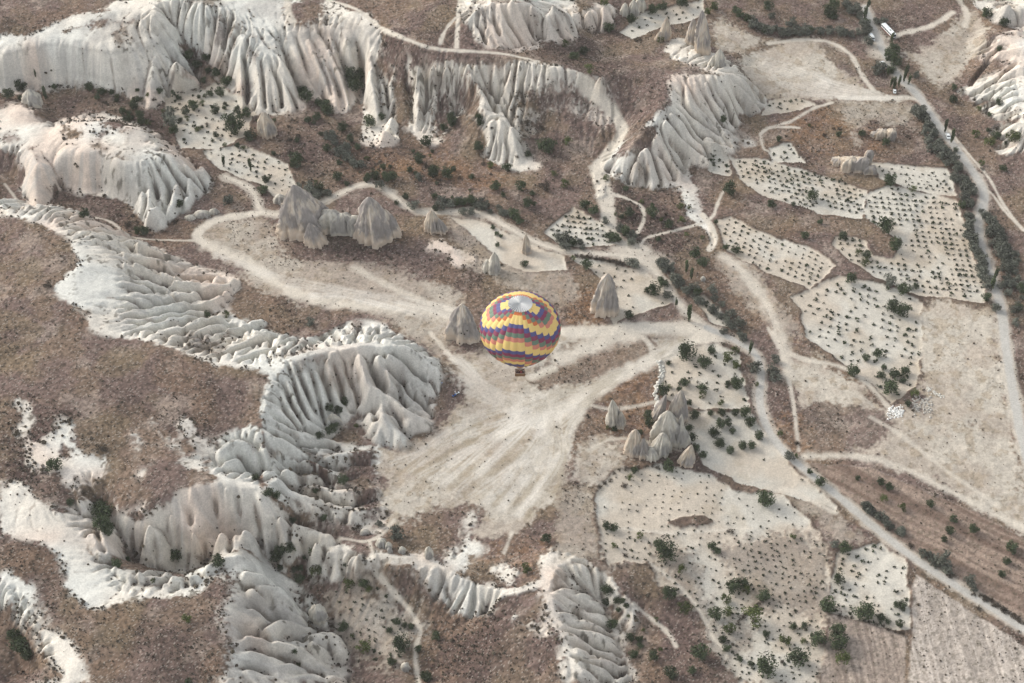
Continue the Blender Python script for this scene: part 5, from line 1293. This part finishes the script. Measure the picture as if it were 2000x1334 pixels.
# ------------------------------------------------------------------ hot air balloon
def cloth(name, col, trans=.3):
    m_, t_, b_ = mat(name, .55, .3); b_.inputs['Base Color'].default_value = (*col, 1); out = t_.nodes['Material Output']
    tr = N(t_, 'ShaderNodeBsdfTranslucent'); tr.inputs[0].default_value = (*[min(1, c*1.1) for c in col], 1); ms = N(t_, 'ShaderNodeMixShader'); ms.inputs[0].default_value = trans
    n_ = N(t_, 'ShaderNodeTexNoise'); n_.inputs['Scale'].default_value = .8; tc = N(t_, 'ShaderNodeTexCoord'); bp_ = N(t_, 'ShaderNodeBump'); bp_.inputs['Strength'].default_value = .25; bp_.inputs['Distance'].default_value = .2
    t_.links.new(tc.outputs['Object'], n_.inputs['Vector']); t_.links.new(n_.outputs[0], bp_.inputs['Height']); t_.links.new(bp_.outputs[0], b_.inputs['Normal'])
    t_.links.new(b_.outputs[0], ms.inputs[1]); t_.links.new(tr.outputs[0], ms.inputs[2]); t_.links.new(ms.outputs[0], out.inputs[0]); return m_
CL = {'Y': cloth('yellow_cloth', (.86, .66, .25)), 'B': cloth('blue_cloth', (.11, .12, .29)), 'M': cloth('maroon_cloth', (.27, .06, .12)), 'G': cloth('green_cloth', (.17, .26, .19)),
      'P': cloth('pink_cloth', (.68, .27, .20)), 'O': cloth('orange_cloth', (.62, .19, .075)), 'D': cloth('dark_cloth', (.12, .09, .14)), 'W': cloth('crown_cloth', (.78, .80, .80), .2)}
RB = 11.0; DB = RB*2*FPX/158.0
bdx, bdy, bdz = [float(v) for v in ray(1016, 642)]; nrm_ = math.sqrt(bdx*bdx+bdy*bdy+bdz*bdz)
BC = Vector((bdx, bdy, bdz))/nrm_*DB+Vector((0, 0, CAM_H))
BASE_Z = BC.z-1.62*RB
balloon = empty('hot_air_balloon', (BC.x, BC.y, BASE_Z)); tag(balloon, 'hot air balloon patched in yellow, blue, maroon, green and pink with a white crown', 'balloon')
prof = [(math.sin(R(a)), .88*math.cos(R(a))) for a in np.linspace(0, 90, 40)]
prof += [(float(r_), float(z_)) for r_, z_ in zip(np.interp(np.linspace(0, 1, 40)[1:], [0, .2, .4, .6, .8, 1], [1, .955, .84, .66, .42, .16]), np.interp(np.linspace(0, 1, 40)[1:], [0, .2, .4, .6, .8, 1], [0, -.235, -.46, -.68, -.90, -1.10]))]
prof = np.array(prof); 
for _ in range(2): prof[38:-1] = (prof[37:-2]+2*prof[38:-1]+prof[39:])/4
sl_ = np.concatenate([[0], np.cumsum(np.hypot(*np.diff(prof, axis=0).T))]); sy = 79*(prof[:, 0]*ST-prof[:, 1]*CT)
bnd = [-31, -24.5, -15.7, -7, .5, 10, 18.5, 27, 35.3, 43.7, 50, 55.5, 59.5, 64, 69.3]
mono = np.maximum.accumulate(sy)+np.arange(len(sy))*1e-6
sb = [float(np.interp(b_, mono, sl_)) for b_ in bnd]; SEND = float(sl_[-1]); sb += [sb[-1]+(SEND-sb[-1])*k for k in (.22, 1.0)]
s0 = sb[0]
NG = 32
def seq(i, k):
    pat = ['P', 'Y', 'Y', 'B', 'M', 'G']; c = pat[i % 6]
    if i == 0 and k < 4: c = 'O'
    return c
keys = list(CL); V = []; F = []; MI = []
NS = 6
def pr(s): return float(np.interp(s, sl_, prof[:, 0])), float(np.interp(s, sl_, prof[:, 1]))
for g in range(NG):
    kk = (g+1+NG//2) % NG-NG//2; k = min(max(0, abs(kk)-1), 5)
    if abs(kk) > 7: k = max(0, 13-abs(kk))
    for r_ in range(len(sb)-1):
        i = r_-k
        c = 'D' if r_ == len(sb)-2 else (seq(i, k) if i > -6 else 'Y')
        if r_ == len(sb)-3 and k == 0: c = 'B'
        if -5 <= i <= -4: c = 'Y'
        elif i == -3: c = 'B'
        elif i == -2: c = 'M'
        elif i == -1: c = 'G'
        nsub = 3 if r_ < len(sb)-2 else 6; b0 = len(V)
        for a in range(nsub+1):
            s = sb[r_]+(sb[r_+1]-sb[r_])*a/nsub; rr_, zz_ = pr(s)
            for u in range(NS+1):
                an = (g-.5+u/NS)*2*math.pi/NG - math.pi/2 + .02
                blg = 1+.028*math.sin(math.pi*u/NS)*min(1, rr_*2)-.012
                V.append((RB*rr_*blg*math.cos(an), RB*rr_*blg*math.sin(an), RB*zz_+1.62*RB))
        for a in range(nsub):
            for u in range(NS):
                q_ = b0+a*(NS+1)+u; F.append((q_, q_+NS+1, q_+NS+2, q_+1)); MI.append(keys.index(c))
mesh_obj('envelope', from_np('envelope', V, F, [CL[k] for k in keys], True, MI), balloon)
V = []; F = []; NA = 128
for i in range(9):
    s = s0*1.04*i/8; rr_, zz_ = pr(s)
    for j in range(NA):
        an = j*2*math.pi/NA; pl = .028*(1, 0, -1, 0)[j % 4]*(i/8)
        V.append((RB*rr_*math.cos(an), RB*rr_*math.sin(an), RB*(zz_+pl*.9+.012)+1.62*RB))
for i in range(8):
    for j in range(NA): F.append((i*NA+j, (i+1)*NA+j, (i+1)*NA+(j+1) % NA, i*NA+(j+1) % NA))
mesh_obj('crown_panel', from_np('crown_panel', V, F, [CL['W'], simple('pleat_shade', (.36, .38, .39), .7)], False, [1 if (q % NA) % 4 == 0 else 0 for q in range(len(F))]), balloon)  # grey stripes along the seams paint in the shade of the pleats
GREYC = simple('cord', (.30, .30, .30), .7); DARKM = simple('dark_metal', (.05, .05, .055), .5, .4, .6); WICK = simple('wicker', (.22, .13, .07), .9); LEATH = simple('padding', (.30, .22, .17), .7); STEEL = simple('burner_steel', (.45, .45, .47), .35, .5, .9)
def tube_mesh(name, segs, mtl, n=6):
    V = []; F = []
    for a, b_, ra, rb in segs:
        a, b_ = Vector(a), Vector(b_); d = (b_-a).normalized(); u = d.cross(Vector((.31, .87, .23))).normalized(); v = d.cross(u); s = len(V)
        for c, rad in ((a, ra), (b_, rb)):
            for i in range(n): V.append(c+(u*math.cos(6.2832*i/n)+v*math.sin(6.2832*i/n))*rad)
        for i in range(n): F.append((s+i, s+(i+1) % n, s+n+(i+1) % n, s+n+i))
    return from_np(name, V, F, [mtl], True)
segs = [((0, 0, .87*RB+1.62*RB+.1), (RB*.36*math.cos(a), RB*.36*math.sin(a), (1.62+.83)*RB), .03, .03) for a in np.arange(8)*math.pi/4+.2]
mesh_obj('crown_line', tube_mesh('crown_line', segs, GREYC), balloon)
zm = (1.62-1.10)*RB; BW, BD, BH = 1.35, .85, 1.15; z0 = 0
# scoop skirt under the mouth
V = []; F = []
for i, (rr_, zz_) in enumerate(((.165*RB, zm), (.15*RB, zm-.9), (.14*RB, zm-1.7))):
    for j in range(24): V.append((rr_*math.cos(j*.2618), rr_*math.sin(j*.2618), zz_))
for i in range(2):
    for j in range(24): F.append((i*24+j, i*24+(j+1) % 24, (i+1)*24+(j+1) % 24, (i+1)*24+j))
mesh_obj('skirt', from_np('skirt', V, F, [cloth('skirt_cloth', (.45, .25, .14))], True), balloon)
fz = z0+BH+1.15
mesh_obj('suspension_cables', tube_mesh('cables', [((.155*RB*math.cos(a), .155*RB*math.sin(a), zm), ((1 if math.cos(a) > 0 else -1)*.6, (1 if math.sin(a) > 0 else -1)*.5, fz), .02, .02) for a in np.arange(12)*math.pi/6+.13], GREYC, 4), balloon)
fr = mesh_obj('burner_frame', tube_mesh('burner_frame', [((-.6, -.5, fz), (.6, -.5, fz), .05, .05), ((.6, -.5, fz), (.6, .5, fz), .05, .05), ((.6, .5, fz), (-.6, .5, fz), .05, .05), ((-.6, .5, fz), (-.6, -.5, fz), .05, .05)] +
    [((sx*.6, sy_*.5, fz), (sx*BW, sy_*BD, z0+BH), .04, .04) for sx in (-1, 1) for sy_ in (-1, 1)], LEATH), balloon)
for sx in (-.25, .25):
    mesh_obj('burner', tube_mesh('burner', [((sx, 0, fz-.35), (sx, 0, fz+.1), .12, .16), ((sx, 0, fz+.1), (sx, 0, fz+.45), .22, .25), ((sx, 0, fz-.2), (0, 0, fz-.2), .03, .03)], STEEL, 12), fr)
def bevel_box(name, dims, loc, mtl, bev=.05, parent=None, seg=2):
    bm = bmesh.new(); bmesh.ops.create_cube(bm, size=1)
    for v in bm.verts: v.co = Vector((v.co.x*dims[0]+loc[0], v.co.y*dims[1]+loc[1], v.co.z*dims[2]+loc[2]))
    bmesh.ops.bevel(bm, geom=bm.edges[:], offset=bev, segments=seg, affect='EDGES')
    m_ = bpy.data.meshes.new(name); bm.to_mesh(m_); bm.free(); m_.materials.append(mtl); return mesh_obj(name, m_, parent)
# open basket: four woven walls and a floor in one mesh
bm = bmesh.new()
def addbox(bm, x0, x1, y0, y1, z0_, z1):
    r = bmesh.ops.create_cube(bm, size=1)
    for v in r['verts']: v.co = Vector(((x0+x1)/2+v.co.x*(x1-x0), (y0+y1)/2+v.co.y*(y1-y0), (z0_+z1)/2+v.co.z*(z1-z0_)))
for i in range(12):
    za = z0+.06+i*(BH-.08)/12; zb = za+(BH-.08)/12*.9; e = .02*(i % 2)
    addbox(bm, -BW-e, BW+e, -BD-.04-e, -BD+.04, za, zb); addbox(bm, -BW-e, BW+e, BD-.04, BD+.04+e, za, zb)
    addbox(bm, -BW-.04-e, -BW+.04, -BD+.041, BD-.041, za, zb); addbox(bm, BW-.04, BW+.04+e, -BD+.041, BD-.041, za, zb)
addbox(bm, -BW, BW, -BD, BD, z0, z0+.055); m_ = bpy.data.meshes.new('basket'); bm.to_mesh(m_); bm.free(); m_.materials.append(WICK)
bk = mesh_obj('basket', m_, balloon)
mesh_obj('padded_rim', tube_mesh('rim', [((-BW, -BD, z0+BH), (BW, -BD, z0+BH), .08, .08), ((BW, -BD, z0+BH), (BW, BD, z0+BH), .08, .08), ((BW, BD, z0+BH), (-BW, BD, z0+BH), .08, .08), ((-BW, BD, z0+BH), (-BW, -BD, z0+BH), .08, .08)], LEATH, 10), bk)
for sx, sy_ in ((-1, -1), (-1, 1), (1, 1)): mesh_obj('gas_cylinder', tube_mesh('gas', [((sx*(BW-.24), sy_*(BD-.24), z0+.06), (sx*(BW-.24), sy_*(BD-.24), z0+.9), .17, .17), ((sx*(BW-.24), sy_*(BD-.24), z0+.9), (sx*(BW-.24), sy_*(BD-.24), z0+1.0), .17, .06)], STEEL, 12), bk)
# ------------------------------------------------------------------ people
SKIN = simple('skin', (.42, .24, .16), .6)
def skin_body(name, nodes, edges, mtl):
    m_ = bpy.data.meshes.new(name); m_.from_pydata([n[:3] for n in nodes], edges, []); o = bpy.data.objects.new(name, m_); COL.objects.link(o)
    md = o.modifiers.new('s', 'SKIN'); sv = m_.skin_vertices[0].data
    for i, n in enumerate(nodes): sv[i].radius = (n[3], n[4] if len(n) > 4 else n[3]); sv[i].use_root = (i == 0)
    sb_ = o.modifiers.new('u', 'SUBSURF'); sb_.levels = 1; sb_.render_levels = 1
    dg = bpy.context.evaluated_depsgraph_get(); dg.update(); me2 = bpy.data.meshes.new_from_object(o.evaluated_get(dg)); bpy.data.objects.remove(o)
    me2.name = name; me2.materials.clear(); me2.materials.append(mtl)
    for p in me2.polygons: p.use_smooth = True
    return me2
nodes = [(0, 0, .93, .13, .10), (0, 0, 1.15, .13, .095), (0, 0, 1.36, .17, .10), (0, .0, 1.47, .06), (0, -.01, 1.56, .065), (0, -.01, 1.65, .095, .105), (0, -.01, 1.74, .07)]; edges = [(0, 1), (1, 2), (2, 3), (3, 4), (4, 5), (5, 6)]
for sx in (-1, 1):
    b0 = len(nodes); nodes += [(sx*.19, 0, 1.40, .06), (sx*.25, -.02, 1.13, .047), (sx*.22, -.2, .96, .036), (sx*.2, -.27, .94, .035, .02)]; edges += [(2, b0), (b0, b0+1), (b0+1, b0+2), (b0+2, b0+3)]
    for f_ in range(4):
        c = len(nodes); ln_ = (.085, .095, .09, .07)[f_]; nodes += [(sx*.2+(f_-1.5)*.022, -.31, .935, .01), (sx*.2+(f_-1.5)*.024, -.31-ln_*.6, .92, .009), (sx*.2+(f_-1.5)*.024, -.31-ln_, .895, .008)]; edges += [(b0+3, c), (c, c+1), (c+1, c+2)]
    c = len(nodes); nodes += [(sx*.16, -.27, .93, .012), (sx*.135, -.31, .915, .010)]; edges += [(b0+3, c), (c, c+1)]
    b0 = len(nodes); nodes += [(sx*.09, 0, .88, .085), (sx*.1, -.01, .5, .06), (sx*.1, .02, .12, .04), (sx*.1, .03, .05, .045, .04), (sx*.1, -.12, .03, .04, .03)]; edges += [(0, b0), (b0, b0+1), (b0+1, b0+2), (b0+2, b0+3), (b0+3, b0+4)]
BODY = skin_body('body', nodes, edges, SKIN)
def shell(src, zlo, zhi, off, mtl, name, arms=True):
    bm = bmesh.new(); bm.from_mesh(src); bm.normal_update()
    bmesh.ops.delete(bm, geom=[v for v in bm.verts if not (zlo < v.co.z < zhi and (arms or abs(v.co.x) < .2) and v.co.y > -.19)], context='VERTS')
    for v in bm.verts: v.co += v.normal*off
    m_ = bpy.data.meshes.new(name); bm.to_mesh(m_); bm.free(); m_.materials.clear(); m_.materials.append(mtl); return m_
def person(x, y, z, rz, top, legs, hair, label, group=None):
    o = mesh_obj('person', BODY, None, (x, y, z)); o.rotation_euler = (0, 0, rz); tag(o, label, 'person', group)
    mesh_obj('jacket', shell(BODY, .98, 1.47, .018, simple('jacket', top), 'jacket'), o)
    mesh_obj('trousers', shell(BODY, .09, 1.0, .014, simple('trousers', legs), 'trousers', False), o)
    bm = bmesh.new(); bmesh.ops.create_icosphere(bm, subdivisions=2, radius=.122)
    bmesh.ops.delete(bm, geom=[v for v in bm.verts if v.co.z < -.02 and v.co.y < .03], context='VERTS')
    for v in bm.verts: v.co = Vector((v.co.x*.92, v.co.y*1.02+.012, v.co.z+1.70))
    hm = bpy.data.meshes.new('hair'); bm.to_mesh(hm); bm.free(); hm.materials.append(simple('hair', hair)); mesh_obj('hair', hm, o)
    for sx in (-1, 1):
        bm = bmesh.new(); bmesh.ops.create_icosphere(bm, subdivisions=1, radius=.012); em = bpy.data.meshes.new('eye'); bm.to_mesh(em); bm.free(); em.materials.append(DARKM); mesh_obj('eye', em, o, (sx*.035, -.105, 1.655))
    bm = bmesh.new(); bmesh.ops.create_cone(bm, segments=6, radius1=.018, radius2=.004, depth=.04, cap_ends=True); nm_ = bpy.data.meshes.new('nose'); bm.to_mesh(nm_); bm.free(); nm_.materials.append(SKIN)
    n_ = mesh_obj('nose', nm_, o, (0, -.115, 1.625)); n_.rotation_euler = (R(60), 0, 0)
    return o
bz_ = BASE_Z+.06
person(BC.x-.95, BC.y-.35, bz_, .3, (.02, .02, .03), (.03, .03, .04), (.02, .015, .01), 'person in a black jacket standing at the left end of the balloon basket')
person(BC.x-.35, BC.y-.42, bz_, -.2, (.03, .03, .05), (.02, .02, .03), (.03, .02, .015), 'person in a dark navy jacket at the front edge of the basket')
person(BC.x+.3, BC.y-.4, bz_, .1, (.35, .06, .08), (.03, .03, .04), (.02, .015, .01), 'person in a red jacket near the middle of the basket')
person(BC.x+.88, BC.y-.3, bz_, -.4, (.02, .02, .025), (.03, .03, .03), (.02, .02, .02), 'person in a black coat at the right end of the balloon basket')
person(BC.x-.1, BC.y+.38, bz_, 3.0, (.45, .28, .20), (.04, .04, .05), (.05, .03, .02), 'person in a tan jacket at the far side of the basket')
def at(px, py): return [float(v[0]) for v in unproject(px, py)]
# ------------------------------------------------------------------ vehicles
WHITEP = simple('white_paint', (.72, .76, .76), .35, .5); GLASS = simple('dark_glass', (.02, .025, .035), .15, .6); TYRE = simple('tyre', (.02, .02, .02), .9); RED = simple('rust_red_side', (.22, .09, .07), .6); BLUEP = simple('blue_paint', (.05, .13, .38), .35, .5)
def wheel(parent, x, y, r, w_):
    bm = bmesh.new(); bmesh.ops.create_cone(bm, segments=20, radius1=r, radius2=r, depth=w_, cap_ends=True, matrix=Matrix.Rotation(math.pi/2, 4, 'X')); bmesh.ops.bevel(bm, geom=[e for e in bm.edges if len(e.link_faces) == 2 and e.calc_face_angle() > 1], offset=r*.12, segments=2, affect='EDGES')
    m_ = bpy.data.meshes.new('wheel'); bm.to_mesh(m_); bm.free(); m_.materials.append(TYRE); o = mesh_obj('wheel', m_, parent, (x, y, r))
    bm = bmesh.new(); bmesh.ops.create_cone(bm, segments=14, radius1=r*.55, radius2=r*.5, depth=w_+.03, cap_ends=True, matrix=Matrix.Rotation(math.pi/2, 4, 'X')); m_ = bpy.data.meshes.new('rim'); bm.to_mesh(m_); bm.free(); m_.materials.append(STEEL); mesh_obj('rim', m_, o)
def heading(p, q):
    a, b_ = at(*p), at(*q); return a, b_, math.atan2(b_[1]-a[1], b_[0]-a[0])
a, b_, hd = heading((1722, 52), (1747, 78)); BL = 11.5
bus = empty('bus', ((a[0]+b_[0])/2, (a[1]+b_[1])/2, (a[2]+b_[2])/2), hd); tag(bus, 'long white bus parked beside the widening of the upper road', 'bus')
bevel_box('body', (BL, 2.5, 2.55), (0, 0, .45+1.275), WHITEP, .18, bus); bevel_box('lower_panel', (BL-.2, 2.53, .7), (0, 0, .85), RED, .05, bus)
for sy_ in (-1, 1):
    for k in range(6): bevel_box('side_window', (1.45, .04, .85), (-4.6+k*1.72, sy_*1.26, 2.15), GLASS, .015, bus)
bevel_box('windscreen', (.05, 2.2, 1.25), (BL/2+.005, 0, 1.95), GLASS, .02, bus); bevel_box('rear_window', (.05, 1.9, .7), (-BL/2-.005, 0, 2.2), GLASS, .02, bus)
bevel_box('roof_hatch', (.9, .8, .12), (1.6, 0, 3.05), simple('hatch', (.2, .21, .2)), .03, bus); bevel_box('air_unit', (1.8, 1.4, .22), (-2, 0, 3.1), WHITEP, .06, bus); bevel_box('bumper', (.18, 2.4, .35), (BL/2+.08, 0, .55), DARKM, .04, bus)
for sx in (-3.6, 3.6):
    for sy_ in (-1.08, 1.08): wheel(bus, sx, sy_, .5, .32)
def car(px, py, hd, L, Wd, Hh, paint, label, name='parked_car', van=False):
    x, y, z = at(px, py); c = empty(name, (x, y, z), hd); tag(c, label, 'van' if van else 'car')
    bm = bmesh.new()
    # side profile extruded across
    if van: pr_ = [(-.5, .3), (.5, .3), (.5, .75), (.42, .95), (.32, 1.0*1.85), (.25, 2.0), (-.49, 2.0), (-.5, 1.9)]
    else: pr_ = [(-.5, .3), (.5, .3), (.5, .72), (.47, .82), (.27, .92), (.12, 1.38), (.0, 1.45), (-.28, 1.42), (-.42, 1.0), (-.49, .9)]
    k = Hh/(2.0 if van else 1.45)
    n = len(pr_); A = [bm.verts.new((p[0]*L, -Wd/2+(.1 if p[1] > 1 else 0), p[1]*k)) for p in pr_]; B = [bm.verts.new((p[0]*L, Wd/2-(.1 if p[1] > 1 else 0), p[1]*k)) for p in pr_]
    for i in range(n): bm.faces.new((A[i], A[(i+1) % n], B[(i+1) % n], B[i]))
    bm.faces.new(A[::-1]); bm.faces.new(B); bmesh.ops.recalc_face_normals(bm, faces=bm.faces[:]); bmesh.ops.bevel(bm, geom=bm.edges[:], offset=.06, segments=2, affect='EDGES')
    m_ = bpy.data.meshes.new('body'); bm.to_mesh(m_); bm.free(); m_.materials.append(paint); mesh_obj('body', m_, c)
    if van:
        w1 = bevel_box('windscreen', (.05, Wd*.82, .62), (0, 0, 0), GLASS, .02, c); w1.location = (L*.375, 0, 1.45*k); w1.rotation_euler = (0, R(-42), 0)
    else:
        w1 = bevel_box('windscreen', (.05, Wd*.78, .55), (0, 0, 0), GLASS, .02, c); w1.location = (L*.20, 0, 1.16*k); w1.rotation_euler = (0, R(-52), 0)
        w2 = bevel_box('rear_window', (.05, Wd*.74, .45), (0, 0, 0), GLASS, .02, c); w2.location = (-L*.36, 0, 1.22*k); w2.rotation_euler = (0, R(45), 0)
    for sy_ in (-1, 1): bevel_box('side_window', (L*.36, .03, .34*k), (-L*.1, sy_*(Wd/2-.045), 1.18*k if not van else 1.5*k), GLASS, .01, c)
    for sx in (-.31, .31):
        for sy_ in (-1, 1): wheel(c, sx*L, sy_*(Wd/2-.1), .33, .22)
    return c
a1, _, hr = heading((1695, 60), (1710, 85))
car(1702, 76, hr, 5.2, 2.0, 2.2, WHITEP, 'white van under the silvery shrubs across the road from the bus', 'van', True)
car(1725, 126, hr+.3, 4.2, 1.75, 1.45, WHITEP, 'white car parked in front of the dark trees by the upper road', 'parked_car')
car(1747, 180, 1.4, 3.2, 1.5, 1.4, WHITEP, 'small white car on the grass at the foot of the poplar row', 'parked_car')
car(1851, 268, hr-.2, 4.3, 1.8, 1.5, WHITEP, 'white car on the road beside the grey tree belt', 'parked_car')
# quad bike and riders below the balloon
def quad(px, py, hd, paint, label):
    x, y, z = at(px, py); c = empty('quad_bike', (x, y, z+.02), hd); tag(c, label, 'quad bike', 'quad bikes left of the balloon')
    bevel_box('body', (1.5, .42, .32), (0, 0, .62), paint, .1, c); bevel_box('front_fender', (.5, 1.0, .1), (.6, 0, .72), paint, .04, c); bevel_box('rear_fender', (.5, 1.0, .1), (-.6, 0, .72), paint, .04, c)
    bevel_box('seat', (.7, .34, .14), (-.2, 0, .84), TYRE, .05, c); mesh_obj('handlebar', tube_mesh('handlebar', [((.3, 0, .75), (.22, 0, 1.05), .03, .03), ((.2, -.36, 1.08), (.2, .36, 1.08), .02, .02)], DARKM), c)
    for sx in (-.55, .6):
        for sy_ in (-.45, .45): wheel(c, sx, sy_, .29, .24)
quad(887, 774, .7, BLUEP, 'blue quad bike on the pale ground left of the balloon basket'); quad(893.5, 769.5, .5, WHITEP, 'white quad bike standing beside the blue one')
GR = 'visitors on the pale ground below the balloon'
for px, py, rz, top, legs, lab in ((889, 768, .4, (.75, .75, .74), (.03, .03, .04), 'person in a white shirt standing behind the blue quad bike'), (895, 766, 2, (.03, .03, .035), (.03, .03, .03), 'person in black standing at the far side of the white quad bike'),
    (872.5, 751, 1, (.02, .02, .02), (.02, .02, .02), 'person in black on the stony edge above the quad bikes'), (863, 751, .2, (.25, .38, .6), (.25, .3, .4), 'person in light blue left of the person in black'), (912, 794, 0, (.02, .02, .02), (.03, .03, .03), 'person in black alone right below the quad bikes')):
    x, y, z = at(px, py); person(x, y, z, rz, top, legs, (.02, .015, .01), lab, GR)
# ------------------------------------------------------------------ thin haze volume added over the valley to lift the shadows
hm = bpy.data.materials.new('haze'); hm.use_nodes = True; t_ = hm.node_tree
for n_ in list(t_.nodes):
    if n_.type == 'BSDF_PRINCIPLED': t_.nodes.remove(n_)
vp = N(t_, 'ShaderNodeVolumePrincipled'); vp.inputs['Color'].default_value = (.93, .92, .90, 1); vp.inputs['Density'].default_value = .00005
t_.links.new(vp.outputs[0], t_.nodes['Material Output'].inputs['Volume'])
bm = bmesh.new(); bmesh.ops.create_cube(bm, size=1)
zlo = float(Z.min())-3; zhi = max(CAM_H, float(Z.max()))+25
for v in bm.verts: v.co = Vector((v.co.x*18600, 6500+v.co.y*19600, (zlo+zhi)/2+v.co.z*(zhi-zlo)))
m_ = bpy.data.meshes.new('haze'); bm.to_mesh(m_); bm.free(); m_.materials.append(hm); o = mesh_obj('haze', m_); o['kind'] = 'stuff'; o['label'] = 'thin pale haze added to lift the shadows over the valley'; o['category'] = 'haze'
